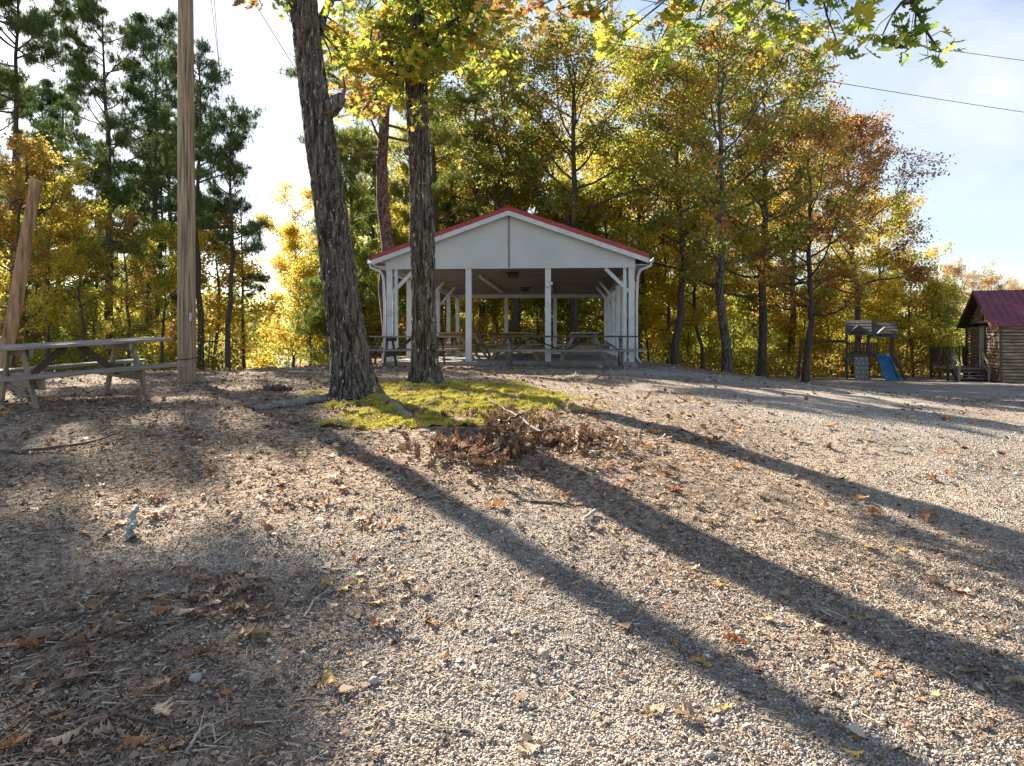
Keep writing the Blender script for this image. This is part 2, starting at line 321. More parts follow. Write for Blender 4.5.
# ---------------------------------------------------------------- ground
def axis(lo, hi, fine, lim, g=1.13):
    a = list(np.arange(lo, hi + 1e-6, fine)); s = fine
    while a[-1] < lim[1]: s *= g; a.append(a[-1] + s)
    s = fine
    while a[0] > lim[0]: s *= g; a.insert(0, a[0] - s)
    return np.array(a)
xs = axis(-9, 11, .06, (-700, 700)); ys = axis(1.2, 16, .055, (-60, 900))
GX, GY = np.meshgrid(xs, ys); GZ = H(GX, GY)
far = np.hypot(GX, GY); GZ = GZ + 16 * S(far, 260, 600) + 6 * noise3(GX * .006, GY * .006, 2.) * S(far, 160, 400)
nx, ny = len(xs), len(ys)
def litter_amount(x, y):
    l = .74 + .8 * fbm(x, y, .45, 3) + .35 * S(-x, -.5, 2.5)
    l = l - .62 * S(x, .2 + 0 * y, 4.5) * (1 - S(y, 14, 24) * S(-x, -9, -5)) - .5 * (1 - S(y, 2.2, 4.6)) * S(x, -3, -.5)
    l = l + .5 * S(y, 17, 26) * (1 - S(x, 9, 14)) + .3 * np.exp(-((x - .2) ** 2 + (y - 8.5) ** 2) / 4)
    l = l + .9 * (1 - np.exp(-(np.clip(y - 40, 0, 1e3) / 12) ** 2))
    return np.clip(l, 0, 1)
i = np.arange(ny - 1)[:, None] * nx; j = np.arange(nx - 1)[None, :]
Q = np.stack([i + j, i + j + 1, i + nx + j + 1, i + nx + j], -1).reshape(-1, 4)
gm = npmesh('ground', np.stack([GX, GY, GZ], -1).reshape(-1, 3), Q, True, litter_amount(GX, GY))
m, nt, o = mat('gravel_ground'); L = nt.links
t = N(nt, 'ShaderNodeTexCoord'); at = N(nt, 'ShaderNodeAttribute', attribute_name='tint')
vo = N(nt, 'ShaderNodeTexVoronoi', i_Scale=105.); L.new(t.outputs['Object'], vo.inputs[0])
sp = N(nt, 'ShaderNodeSeparateColor'); L.new(vo.outputs['Color'], sp.inputs[0])
gc = ramp(nt, [(0, (.17, .16, .15)), (.35, (.33, .305, .275)), (.7, (.50, .455, .40)), (1, (.72, .66, .58))], sp.outputs[0])
v2 = N(nt, 'ShaderNodeTexVoronoi', i_Scale=26.); mp2 = N(nt, 'ShaderNodeMapping'); mp2.inputs['Scale'].default_value = (1, 1, .3); mp2.inputs['Rotation'].default_value = (0, 0, .5)
wv = N(nt, 'ShaderNodeTexNoise', i_Scale=9., i_Detail=6, i_Roughness=.7); L.new(t.outputs['Object'], wv.inputs[0]); 
L.new(t.outputs['Object'], mp2.inputs[0]); L.new(mp2.outputs[0], v2.inputs[0]); sp2 = N(nt, 'ShaderNodeSeparateColor'); L.new(v2.outputs['Color'], sp2.inputs[0])
lc = ramp(nt, [(0, (.10, .072, .052)), (.3, (.22, .16, .115)), (.65, (.38, .29, .21)), (.92, (.55, .45, .34)), (1, (.45, .24, .12))], sp2.outputs[1])
fa = N(nt, 'ShaderNodeMath', operation='MULTIPLY_ADD', i_1=1.5, i_2=-.75); L.new(wv.outputs[0], fa.inputs[0])
fb = N(nt, 'ShaderNodeMath', operation='ADD', use_clamp=True); L.new(fa.outputs[0], fb.inputs[0]); L.new(at.outputs['Fac'], fb.inputs[1])
mxg = N(nt, 'ShaderNodeMix', data_type='RGBA'); L.new(fb.outputs[0], mxg.inputs[0]); L.new(gc, mxg.inputs[6]); L.new(lc, mxg.inputs[7])
big = N(nt, 'ShaderNodeTexNoise', i_Scale=.55, i_Detail=4); L.new(t.outputs['Object'], big.inputs[0]); bc = ramp(nt, [(.32, (.74, .72, .70)), (.5, (1, .98, .95)), (.68, (1.2, 1.13, 1.04))], big.outputs[0])
mul = N(nt, 'ShaderNodeMix', data_type='RGBA', blend_type='MULTIPLY', i_0=1.); L.new(mxg.outputs[2], mul.inputs[6]); L.new(bc, mul.inputs[7])
p = N(nt, 'ShaderNodeBsdfPrincipled', i_Roughness=.88); p.inputs['Specular IOR Level'].default_value = .2; L.new(mul.outputs[2], p.inputs['Base Color'])
hh = N(nt, 'ShaderNodeMath', operation='MULTIPLY_ADD', i_1=-.6); L.new(vo.outputs['Distance'], hh.inputs[0]); L.new(wv.outputs[0], hh.inputs[2])
b = N(nt, 'ShaderNodeBump', i_Strength=.9, i_Distance=.03); L.new(hh.outputs[0], b.inputs['Height']); L.new(b.outputs[0], p.inputs['Normal']); L.new(p.outputs[0], o.inputs[0])
tag(link('ground', gm, m), 'gravel and leaf-strewn ground rising to a low knoll', 'ground', kind='structure')

# ---------------------------------------------------------------- pavilion
PX, PY = (509 - CX) / F * 19.0, 19.0
PYAW = -math.atan((566 - CX) / F)
PZ = Hs(PX, PY)
pav = empty('pavilion', (PX, PY, PZ), PYAW)
tag(pav, 'open-sided white picnic pavilion with red metal roof', 'pavilion')
HW, PL, ZB, ZE = 3.12, 12.2, 2.50, 2.72      # half width, length, beam underside, eave height at wall
sl_ = .35; OV = .40; FO = .2
def zr(x): return 2.74 + sl_ * (HW + OV - abs(x)) + .0     # underside of roof panel
fl = MB().box((-HW - .12, -.12, -.35), (HW + .12, PL + .12, .09)); fl.build('floor', M['concrete'], pav, bevel=.01)
ap = zr(0)
for s in (-1, 1):                                             # roof slopes with ribs
    r = MB(); e = HW + OV; n = 27; ys_ = np.linspace(-FO, PL + FO, n + 1)
    r.prism([(s * e, zr(e) + .02), (0, ap + .02), (0, ap + .055), (s * e, zr(e) + .055)], -FO, PL + FO)
    for yy in ys_[:-1]:
        r.prism([(s * e, zr(e) + .05), (0, ap + .05), (0, ap + .085), (s * e, zr(e) + .085)], yy + .01, yy + .05)
    r.prism([(s * (e + .012), zr(e) - .035), (s * .0, ap - .035), (0, ap + .06), (s * (e + .012), zr(e) + .06)], -FO - .03, -FO - .004)
    r.build('roof', M['red_roof'], pav)
rc = MB().prism([(-.16, ap + .02), (0, ap + .09), (.16, ap + .02), (.16, ap + .035), (0, ap + .112), (-.16, ap + .035)], -FO - .045, PL + FO + .03); rc.build('ridge_cap', M['red_roof'], pav)
for y0, y1 in ((-FO - .02, -FO + .02), (PL + FO - .02, PL + FO + .02)):
    for s in (-1, 1):
        MB().prism([(s * (HW + OV), zr(HW + OV) - .16), (0, ap - .16), (0, ap - .038), (s * (HW + OV), zr(HW + OV) - .038)], y0, y1).build('fascia', M['white'], pav)
for y0, y1 in ((-.03, .0), (PL, PL + .03)):
    g = MB(); za = ZB + .0
    for s in (-1, 1):
        g.prism([(s * (HW + .09), za), (s * .012, za), (s * .012, ap - .02), (s * (HW + .09), zr(HW + .09) - .02)], y0 - .0, y1)
        k = .23
        x = k
        while x < HW:                                       # shallow vertical panel ribs
            g.box((s * x - .012, y0 - .003, za + .0), (s * x + .012, y0 + .001, zr(x) - .03)); x += k
    g.build('gable_wall', M['white_metal'], pav)
    MB().box((-.02, y0 - .012, za), (.02, y1 + .002, ap - .03)).build('seam_trim', M['steel'], pav)
    MB().box((-HW - .1, y0 - .02, za - .02), (HW + .1, y1 + .02, za - .003)).build('bottom_trim', M['white'], pav)
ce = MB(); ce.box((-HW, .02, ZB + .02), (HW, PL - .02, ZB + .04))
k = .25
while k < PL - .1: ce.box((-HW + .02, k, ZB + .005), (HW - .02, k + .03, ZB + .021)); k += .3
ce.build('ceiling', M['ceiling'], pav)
for s in (-1, 1):
    MB().box((s * HW - .06, 0.02, ZB - .14), (s * HW + .06, PL - .02, ZB + .03)).build('side_beam', M['white'], pav, bevel=.004)
    MB().box((s * (HW + .23) - .16, .02, zr(HW + OV) - .19), (s * (HW + .23) + .16, PL - .02, zr(HW + OV) - .17)).build('soffit', M['white'], pav)
    gx = s * (HW + OV + .07)
    gt = MB(); prof = [(gx - .06, 2.72), (gx - .06, 2.61), (gx + .06, 2.61), (gx + .07, 2.72), (gx + .055, 2.72), (gx + .045, 2.625), (gx - .045, 2.625), (gx - .045, 2.72)]
    gt.prism(prof, -FO, PL + FO); gt.build('gutter', M['white'], pav)
    MB().tube([(gx, -.15, 2.62), (gx, -.14, 2.52), (gx - s * .25, -.06, 2.42), (s * (HW + .16), .0, 2.28), (s * (HW + .13), .02, 1.6), (s * (HW + .13), .02, .2), (s * (HW + .22), .0, .08)], [.032] * 7, 8).build('downspout', M['white'], pav, smooth=True)
    for k in range(6):
        y = k * (PL - .1) / 5
        MB().box((s * HW - .075, y - .0, -.12), (s * HW + .075, y + .14, ZB - .13 if k else ZB)).build('post', M['white'], pav, bevel=.006)
        if k in (0,):
            MB().box((s * (HW - .17) - .04, y + .02, -.02), (s * (HW - .17) + .04, y + .12, ZB)).build('post', M['white'], pav, bevel=.004)
    MB().beam((s * (HW - .07), .07, ZB - .62), (s * (HW - .66), .07, ZB - .03), .09, .07, up=(0, 1, 0)).build('knee_brace', M['white'], pav, bevel=.004)
    for k in (2, 3):
        MB().beam((s * (HW - .07), k * 2.44 + .07, ZB - .62), (s * (HW - .6), k * 2.44 + .07, ZB), .08, .06, up=(0, 1, 0)).build('knee_brace', M['white'], pav)
for y in (0, PL - .14):
    for x in (-1.05, 1.0):
        MB().box((x - .075, y, -.12), (x + .075, y + .15, ZB)).build('post', M['white'], pav, bevel=.006)
MB().box((-HW, PL - .2, ZB - .14), (HW, PL - .04, ZB + .018)).build('end_beam', M['white'], pav)
for y in (1.4, 7.6):
    l = MB().box((-.17, y - .17, ZB - .05), (.17, y + .17, ZB + .004)); l.box((-.13, y - .13, ZB - .15), (.13, y + .13, ZB - .048)); l.build('ceiling_light', M['dark_metal'], pav, bevel=.01)
MB().box((-1.05, 2.2, ZB - .07), (-.95, 9.4, ZB + .004)).build('ceiling_conduit', M['white'], pav)
MB().box((.9, 2.2, ZB - .05), (.97, 9.4, ZB + .004)).build('ceiling_conduit', M['white'], pav)
for x, z in ((-HW + .0, 1.35), (.99, ZB - .42)):
    q = MB().box((x - .06, -.06, z - .08), (x + .06, .0 - .002, z + .08)); q.box((x + .06, -.05, z - .03), (x + .13, -.02, z + .05)); q.build('outlet_box', M['grey_metal'], pav, bevel=.004)

# ---------------------------------------------------------------- picnic tables
def picnic_table(name, loc, rot, label, group=None, hl=1.114, ll=.624, top='wood_grey', leg='wood_greyv', brace='wood_dark', planks=5, bev=.004):
    root = empty(name, loc, rot=rot); tag(root, label, 'picnic table', group)
    w = .76 / planks
    tp = MB(); rr = random.Random(hash(label) % 1000)
    for k in range(planks):
        y = -.38 + k * w; d = rr.uniform(-.012, .012)
        tp.box((-hl + d, y + .004, .722 + rr.uniform(0, .003)), (hl + d, y + w - .004, .760 + rr.uniform(0, .003)))
    tp.build('tabletop', M[top], root, bevel=bev)
    for s in (-1, 1):
        b = MB()
        for k in range(2):
            y = s * .60 + (k - .5) * .14 * 1.0
            b.box((-hl + rr.uniform(-.01, .01), y - .067, .402), (hl + rr.uniform(-.01, .01), y + .067, .440))
        b.build('bench_seat', M[top], root, bevel=bev)
    for s in (-1, 1):
        x = s * ll
        for q in (-1, 1):
            MB().beam((x, q * .66, -.04), (x, q * .24, .72), .085 * 1.0, .04, up=(1, 0, 0)).build('leg', M[leg], root, bevel=bev)
        MB().box((x - s * .062 - .02, -.69, .262), (x - s * .062 + .02, .69, .401)).build('seat_support', M[leg], root, bevel=bev)
        MB().box((x - s * .062 - .02, -.36, .632), (x - s * .062 + .02, .36, .721)).build('top_support', M[leg], root, bevel=bev)
        MB().beam((x - s * .085, 0, .33), (s * .08, 0, .715), .08, .038, up=(0, 1, 0)).build('brace', M[brace], root, bevel=bev)
    return root
def copy_tree(o, parent=None):
    c = o.copy(); C.objects.link(c); c.parent = parent
    for ch in list(o.children): copy_tree(ch, c)
    return c
tz = .773
tb = picnic_table('picnic_table', (-5.538, 9.382, tz), (.022, -.057, .875), 'weathered grey wooden picnic table in the open beside the utility pole')
tb.rotation_mode = 'XYZ'
def pav_pt(x, y, z=0):
    v = Matrix.Rotation(PYAW, 4, 'Z') @ Vector((x, y, z)); return Vector((PX + v.x, PY + v.y, PZ + z))
l_ = pav_pt(-2.2, -1.15); l_.z = Hs(l_.x, l_.y)
picnic_table('picnic_table', l_, (0, 0, PYAW), 'weathered picnic table standing on gravel in front of pavilion left bay', hl=1.02, ll=.62, top='wood_grey', leg='wood_dark')
# long table with steel frames
root = empty('picnic_table', (0, 0, 0)); l_ = pav_pt(1.52, -1.05); l_.z = Hs(l_.x, l_.y); root.location = l_; root.rotation_euler = (0, 0, PYAW)
tag(root, 'long three-legged-frame picnic table with steel frames before pavilion right bays', 'picnic table')
root['label'] = 'extra long picnic table with thin steel leg frames before the pavilion'
b = MB(); [b.box((-1.62, -.38 + k * .19 + .004, .735), (1.62, -.38 + (k + 1) * .19 - .004, .775)) for k in range(4)]; b.build('tabletop', M['wood_dark'], root, bevel=.004)
for s in (-1, 1):
    MB().box((-1.8, s * .66 - .13, .405), (1.8, s * .66 + .13, .443)).build('bench_seat', M['wood_grey'], root, bevel=.004)
for x in (-1.42, -.12, 1.25):
    f = MB()
    for s in (-1, 1):
        f.tube([(x, s * .72, -.02), (x, s * .70, .39), (x, s * .60, .40), (x, s * .30, .40)], [.018] * 4, 7)
        f.tube([(x, s * .33, .02), (x, s * .33, .73)], [.02] * 2, 7)
    f.tube([(x, -.33, .40), (x, .33, .40)], [.02] * 2, 7); f.tube([(x, -.33, .71), (x, .33, .71)], [.02] * 2, 7); f.tube([(x, -.72, .1), (x, .72, .1)], [.018] * 2, 7)
    f.build('leg_frame', M['steel'], root, smooth=True)
for x0, x1 in ((-1.42, -.9), (-.12, -.9), (-.12, .55), (1.25, .75)):
    MB().tube([(x0, 0, .40), (x1, 0, .72)], [.018, .018], 6).build('brace', M['dark_metal'], root, smooth=True)
# tables under the roof, seen end on
spots = [(-1.75, 2.2, 'wood_warm', 'yellow-toned picnic table under the pavilion roof behind the left front post pair'),
         (.05, 1.9, 'wood_warm', 'yellow-toned picnic table seen end-on in the middle of the pavilion'),
         (1.95, 1.75, 'wood_grey', 'grey picnic table seen end-on behind the long table, right side of pavilion'),
         (-1.75, 5.4, 'wood_grey', 'grey picnic table in second row of pavilion on the left'),
         (.1, 5.2, 'wood_grey', 'grey picnic table in second row of pavilion at the centre'),
         (1.95, 5.0, 'wood_dark', 'dark picnic table in second row of pavilion on the right'),
         (-.9, 8.9, 'wood_dark', 'dark picnic table farthest back under the pavilion roof')]
for x, y, mt, lab in spots:
    v = pav_pt(x, y, .09)
    picnic_table('picnic_table', v, (0, 0, PYAW + math.pi / 2), lab, 'picnic tables under the pavilion roof', hl=.95, ll=.6, top=mt, leg='wood_warm' if mt == 'wood_warm' else 'wood_greyv', bev=0)
v = pav_pt(-4.35, 1.6); v.z = Hs(v.x, v.y)
picnic_table('picnic_table', v, (0, 0, PYAW), 'dark picnic table on the ground just left of pavilion', hl=.9, ll=.6, top='wood_dark', leg='wood_dark', bev=0)

# ---------------------------------------------------------------- utility pole, lines, leaning log
bx, by = (187 - CX) / F * 12.5, 12.5; bz = Hs(bx, by)
up = empty('utility_pole', (bx, by, bz)); tag(up, 'tall bare wooden utility pole behind picnic table', 'utility pole')
zz = np.linspace(-.3, 9.4, 60); th = np.arange(32) / 32 * 2 * np.pi
ZZ, TH = np.meshgrid(zz, th, indexing='ij'); RR = .150 - .0045 * ZZ
RR = RR + .004 * noise3(np.cos(TH) * 3, np.sin(TH) * 3, ZZ * .6) - .006 * np.clip(noise3(np.cos(TH) * 9, np.sin(TH) * 9, ZZ * .35) - .45, 0, 1) * 3
V = np.stack([RR * np.cos(TH) - .012 * ZZ * .3, RR * np.sin(TH), ZZ], -1).reshape(-1, 3)
i = np.arange(59)[:, None] * 32; j = np.arange(32)[None, :]; k = (j + 1) % 32
link('shaft', npmesh('shaft', V, np.stack([i + j, i + k, i + 32 + k, i + 32 + j], -1).reshape(-1, 4), True), M['wood_pole'], up)
bnd = MB()
bnd.tube([(.165 * math.cos(a), .165 * math.sin(a), .44 + .03 * math.sin(a)) for a in np.linspace(0, 2 * math.pi, 25)], [.008] * 25, 6); bnd.build('wire_band', M['dark_metal'], up, smooth=True)
MB().box((.10, -.145, 1.05), (.135, -.105, 1.19)).build('tag_plate', M['grey_metal'], up)
MB().box((-.05, -.9, 8.8), (.05, .9, 8.92)).build('crossarm', M['wood_pole'], up, bevel=.005)
for y in (-.8, -.3, .3, .8):
    MB().tube([(0, y, 8.92), (0, y, 8.99), (0, y, 9.06)], [.03, .045, .02], 8).build('insulator', M['grey_metal'], up, smooth=True)
def wire(name, a, b, sag, r, lab):
    a = np.array(a, float); b = np.array(b, float); t_ = np.linspace(0, 1, 40)[:, None]
    P = a + (b - a) * t_; P[:, 2] -= (4 * sag * t_ * (1 - t_))[:, 0]
    Tb = Tubes(); Tb.add(P, np.full(40, r), 5); o_ = link(name, Tb.mesh(name), M['cable']); tag(o_, lab, 'power line', 'overhead wires'); return o_
topz = bz + 9
wire('power_line', (bx, by - .8, bz + 7.6), W(1330, 88, 26), .55, .008, 'upper of two overhead wires crossing the sky at top right')
wire('power_line', (bx, by - .3, bz + 7.0), W(1330, 150, 26), .35, .008, 'lower of two overhead wires crossing the sky at top right')
wire('power_line', (bx, by + .3, topz), W(246, 270, 85), .6, .007, 'right of two thin wires running off behind the utility pole')
wire('power_line', (bx, by + .8, topz - .3), W(236, 262, 85), .9, .007, 'left of two thin wires running off behind the utility pole')
wire('power_line', (bx, by, topz - .7), tuple(pav_pt(-HW, 8, 2.6)), .25, .007, 'service wire sloping down behind the leaning oak trunk')

Y = 13.0; A = W(-3, 392, Y); B = W(38.5, 180, Y + .3); n = 28; tt = np.linspace(0, 1, n)
P = A + (B - A) * tt[:, None]; P[:, 0] += .03 * np.sin(tt * 5); base = P[0].copy(); base[2] = Hs(base[0], base[1]); 
ll_ = empty('leaning_log', tuple(base)); tag(ll_, 'leaning bark-stripped broken trunk standing left behind picnic table', 'dead trunk')
V, Qd = tube_arrays(P - base, np.linspace(.118, .092, n), 14)
V += (.01 * noise3(V[:, 0] * 9, V[:, 1] * 9, V[:, 2] * 2))[:, None]; V[-14:, 2] += (V[-14:, 0] - (P[-1] - base)[0]) * -.5
me = npmesh('trunk', V, Qd, True); link('trunk', me, M['wood_red'], ll_)
cp = bpy.data.meshes.new('cut_end'); cp.from_pydata([tuple(v + np.array([0, 0, .003])) for v in V[-14:]], [], [tuple(range(14))]); link('cut_end', cp, M['cut_end'], ll_)

# ---------------------------------------------------------------- playset
gx_, gy_ = (870 - CX) / F * 38, 38.0; gz_ = Hs(gx_, gy_)
PS = empty('playset', (gx_, gy_, gz_ + .03), -.43); tag(PS, 'wooden playset with two little roofs, climbing board and blue slide', 'playset')
def lx(px): return (px - 870) / F * 38 * .9
def lz(py): return (378.5 - py) / F * 38
wd = M['wood_dark']
for x in (lx(846.5), lx(868.5), lx(892)):
    for y in (-.6, .7):
        MB().box((x - .055, y - .055, -.1), (x + .055, y + .055, lz(334.5))).build('post', wd, PS, bevel=.005)
MB().box((lx(845), -.62, lz(356.5)), (lx(894), .72, lz(355.2))).build('deck', wd, PS)
for (a, b_) in ((847.5, 867.5), (869.5, 877), (888, 891)):
    for y in (-.6, .7):
        r = MB(); r.box((lx(a), y - .03, lz(344.5)), (lx(b_), y + .03, lz(342.7))); r.box((lx(a), y - .03, lz(354.5)), (lx(b_), y + .03, lz(352.8)))
        x = lx(a) + .05
        while x < lx(b_): r.box((x, y - .02, lz(353)), (x + .045, y + .015, lz(344))); x += .135
        r.build('railing', wd, PS)
for (a, b_, yt, yb) in ((845.2, 871.4, 320.5, 335), (871.6, 896.3, 322.8, 337.2)):
    for s in (-1, 1):
        r = MB(); x0, x1 = lx(a), lx(b_); zt, zb = lz(yt), lz(yb)
        nrow = 5
        for q in range(nrow):
            t0, t1 = q / nrow, (q + 1) / nrow + .03
            r.add([(x0, s * 1.0 * (1 - t0) * .0 + s * 1.0 * t0 + .05, zt + (zb - zt) * t0 + .0), (x1, s * t0 + .05, zt + (zb - zt) * t0), (x1, s * t1 + .05, zt + (zb - zt) * t1 + .02), (x0, s * t1 + .05, zt + (zb - zt) * t1 + .02),
                   (x0, s * t0 + .05, zt + (zb - zt) * t0 + .03), (x1, s * t0 + .05, zt + (zb - zt) * t0 + .03), (x1, s * t1 + .05, zt + (zb - zt) * t1 + .05), (x0, s * t1 + .05, zt + (zb - zt) * t1 + .05)],
                  [(0, 1, 2, 3), (4, 5, 6, 7), (0, 1, 5, 4), (1, 2, 6, 5), (2, 3, 7, 6), (3, 0, 4, 7)])
        r.build('roof', M['shingle'], PS)
    xm = (lx(a) + lx(b_)) / 2 + .0; z0 = lz(yb) + .18
    d = MB(); d.add([(xm - .34, -.98, z0), (xm + .34, -.98, z0), (xm, -.98, z0 + .34), (xm - .34, -.45, z0 + .1), (xm + .34, -.45, z0 + .1), (xm, -.45, z0 + .36)], [(0, 1, 2), (5, 4, 3), (0, 3, 4, 1), (1, 4, 5, 2), (2, 5, 3, 0)])
    d.build('dormer', wd if a < 860 else M['wood_grey'], PS)
    g = MB()
    for s in (-1, 1):
        g.beam((lx(a) + .05, .05, lz(yt) - .03), (lx(a) + .05, s * .95 + .05, lz(yb)), .05, .06); g.beam((lx(b_) - .05, .05, lz(yt) - .03), (lx(b_) - .05, s * .95 + .05, lz(yb)), .05, .06)
    g.build('rafter', wd, PS)
cw = MB(); x0, x1 = lx(854), lx(868.2)
for k in range(5):
    z0, z1 = k * lz(356) / 5, (k + 1) * lz(356) / 5 - .012; y0, y1 = -1.25 + k * .11, -1.25 + (k + 1) * .11
    cw.add([(x0, y0, z0), (x1, y0, z0), (x1, y1, z1), (x0, y1, z1), (x0, y0 + .05, z0), (x1, y0 + .05, z0), (x1, y1 + .05, z1), (x0, y1 + .05, z1)], [(0, 1, 2, 3), (7, 6, 5, 4), (0, 4, 5, 1), (1, 5, 6, 2), (2, 6, 7, 3), (3, 7, 4, 0)])
cwo = cw.build('climbing_board', M['wall_grey'], PS)
for k in range(5):
    for q in range(3):
        x = x0 + .12 + q * .23 + (k % 2) * .06; z = .12 + k * .225; y = -1.25 + z / lz(356) * .55 - .02
        MB().tube([(x, y + .03, z), (x, y - .03, z), (x, y - .045, z)], [.05, .045, .02], 7).build('climbing_hold', M['hold'], cwo, smooth=True)
slb = MB(); ns = 14                                            # slide: curved trough, real walls
for k in range(ns):
    def sp_(t): return (lx(880.5) + t * (lx(891) - lx(880.5)), -.65 - 1.75 * t, 1.17 * (1 - t) ** 1.15 + .06 + .05 * math.sin(t * 6.3))
    a, c_ = sp_(k / ns), sp_((k + 1) / ns)
    w_ = .27
    for (u0, u1, h0, h1) in ((-w_, w_, -.02, .02), (-w_ - .05, -w_, -.02, .16), (w_, w_ + .05, -.02, .16)):
        slb.add([(a[0] + u0, a[1], a[2] + h0), (a[0] + u1, a[1], a[2] + h0), (c_[0] + u1, c_[1], c_[2] + h0), (c_[0] + u0, c_[1], c_[2] + h0),
                 (a[0] + u0, a[1], a[2] + h1), (a[0] + u1, a[1], a[2] + h1), (c_[0] + u1, c_[1], c_[2] + h1), (c_[0] + u0, c_[1], c_[2] + h1)],
                [(0, 1, 2, 3), (4, 5, 6, 7), (0, 1, 5, 4), (1, 2, 6, 5), (2, 3, 7, 6), (3, 0, 4, 7)])
slb.build('slide', M['blue_plastic'], PS, smooth=False)
ld = MB()
for y in (-.45, .35): ld.beam((lx(893), y, 1.15), (lx(904.5), y, 0), .05, .12)
for k in range(5): ld.box((lx(893) + (k + .5) / 5 * .6 - .05, -.43, 1.15 - (k + .5) * .23 - .02), (lx(893) + (k + .5) / 5 * .6 + .09, .34, 1.15 - (k + .5) * .23 + .02))
ld.build('ladder', wd, PS)
MB().box((lx(797), -.03, lz(342.6)), (lx(845), .06, lz(339.8))).build('swing_beam', wd, PS, bevel=.005)
for s in (-1, 1): MB().beam((lx(798.5), .0, lz(341)), (lx(797) - .1, s * .9, -.05), .09, .09).build('swing_leg', wd, PS)
for x in (lx(812), lx(824)):
    MB().tube([(x - .2, 0, lz(343)), (x - .2, 0, .55)], [.008] * 2, 4).tube([(x + .2, 0, lz(343)), (x + .2, 0, .55)], [.008] * 2, 4).box((x - .23, -.08, .52), (x + .23, .08, .55)).build('swing', M['cable'], PS)
MB().tube([(lx(850), -1.0, 1.0 + .1 * math.sin(a)) if 0 else (lx(849.5) + .14 * math.cos(a), -.7, .98 + .14 * math.sin(a)) for a in np.linspace(0, 6.283, 13)], [.03] * 13, 6).build('steering_wheel', M['blue_plastic'], PS, smooth=True)

# ---------------------------------------------------------------- cabin
cang = -math.atan2(1.8, 5.4)
cx_, cy_ = 22.1, 33.5; cz_ = Hs(cx_, cy_)
CB = empty('log_cabin', (cx_, cy_, cz_ + .0), cang); tag(CB, 'small log-sided cabin with maroon metal roof at right edge', 'cabin')
CW, CLn, CH = 5.7, 9.0, 2.6 - (cz_ + .41) * 0
rise = 1.62
# local: x along long wall (to the right), y away along the gable wall
def logs(x0, x1, y0, y1, top, name):
    lb = MB(); z = .0; hgt = .152
    while z < top - .02:
        r_ = min(hgt, top - z)
        lb.box((x0, y0, z + .006), (x1, y1, z + r_ - .006)); z += hgt
    return lb
w_ = MB(); z = 0; hg = .152
while z < CH: 
    for (a, b_, c_, d) in ((0, CLn, 0, .12), (0, CLn, CW - .12, CW), (0, .12, .12, CW - .12), (CLn - .12, CLn, .12, CW - .12)):
        w_.box((a, c_, z + .016), (b_, d, min(z + hg, CH) - .016))
    z += hg
while z < CH + rise - .1:
    u = (z - CH + hg) / rise; e = CW / 2 * u
    w_.box((0, e, z + .004), (.12, CW - e, z + hg - .004)); w_.box((CLn - .12, e, z + .004), (CLn, CW - e, z + hg - .004)); z += hg
w_.build('log_wall', M['log'], CB, bevel=.035)
MB().box((.14, .14, 0), (CLn - .14, CW - .14, CH)).build('inner_wall', M['wood_dark'], CB)
for (a, b_) in ((-.05, -.05), (-.05, CW - .07)): MB().box((a, b_, -.05), (a + .12, b_ + .12, CH)).build('corner_trim', M['wood_dark'], CB)
OVH = .22; OG = .42
for s in (-1, 1):
    e = CW / 2 + OVH; zt = CH + rise + .08; zb = zt - (rise / (CW / 2)) * e
    P_ = lambda y: (zt if y == 0 else zb)
    def Mx(poly, a, b): # poly in (y,z) extruded along x
        mb = MB(); mb.prism([(q[0], q[1]) for q in poly], a, b); return mb
    Mr = Matrix(((0, 1, 0, 0), (1, 0, 0, CW / 2), (0, 0, 1, 0), (0, 0, 0, 1)))
    r = MB(); r.prism([(0, zt), (s * e, zb), (s * e, zb + .05), (0, zt + .05)], -OG, CLn + OG, Mr)
    x = -OG + .02
    while x < CLn + OG: r.prism([(0, zt + .045), (s * e, zb + .045), (s * e, zb + .075), (0, zt + .075)], x, x + .035, Mr); x += .30
    r.build('roof', M['maroon_roof'], CB)
    r = MB(); r.prism([(0, zt - .15), (s * e, zb - .15), (s * e, zb - .003), (0, zt - .003)], -OG - .0, -OG + .035, Mr); r.build('fascia', M['wood_dark'], CB)
    MB().prism([(0, zt - .03), (s * e, zb - .03), (s * e, zb - .004), (0, zt - .004)], -OG + .04, CLn + OG - .04, Mr).build('roof_boarding', M['wood_dark'], CB)
# door on gable wall (x = 0 plane)
d0, d1 = 2.35, 3.25; DZ = .56
dr = MB().box((-.035, d0, DZ + .02), (-.004, d1, DZ + 2.0)); dro = dr.build('door', M['door'], CB, bevel=.004)
MB().box((-.05, d0 + .14, DZ + 1.0), (-.036, d1 - .14, DZ + 1.85)).build('door_window', M['door'], dro)
MB().tube([(-.04, d0 + .08, DZ + .98), (-.09, d0 + .08, DZ + .98), (-.1, d0 + .08, DZ + .98)], [.02, .03, .02], 8).build('handle', M['grey_metal'], dro, smooth=True)
fr = MB(); fr.box((-.05, d0 - .09, DZ), (-.003, d0 - .003, DZ + 2.09)); fr.box((-.05, d1 + .003, DZ), (-.003, d1 + .09, DZ + 2.09)); fr.box((-.05, d0 - .003, DZ + 2.003), (-.003, d1 + .003, DZ + 2.09)); fr.build('door_frame', M['wood_dark'], CB)
vt = MB().box((-.05, CW / 2 - .3, CH + .35), (-.003, CW / 2 + .3, CH + .85)); vt.build('gable_vent', M['wood_dark'], CB)
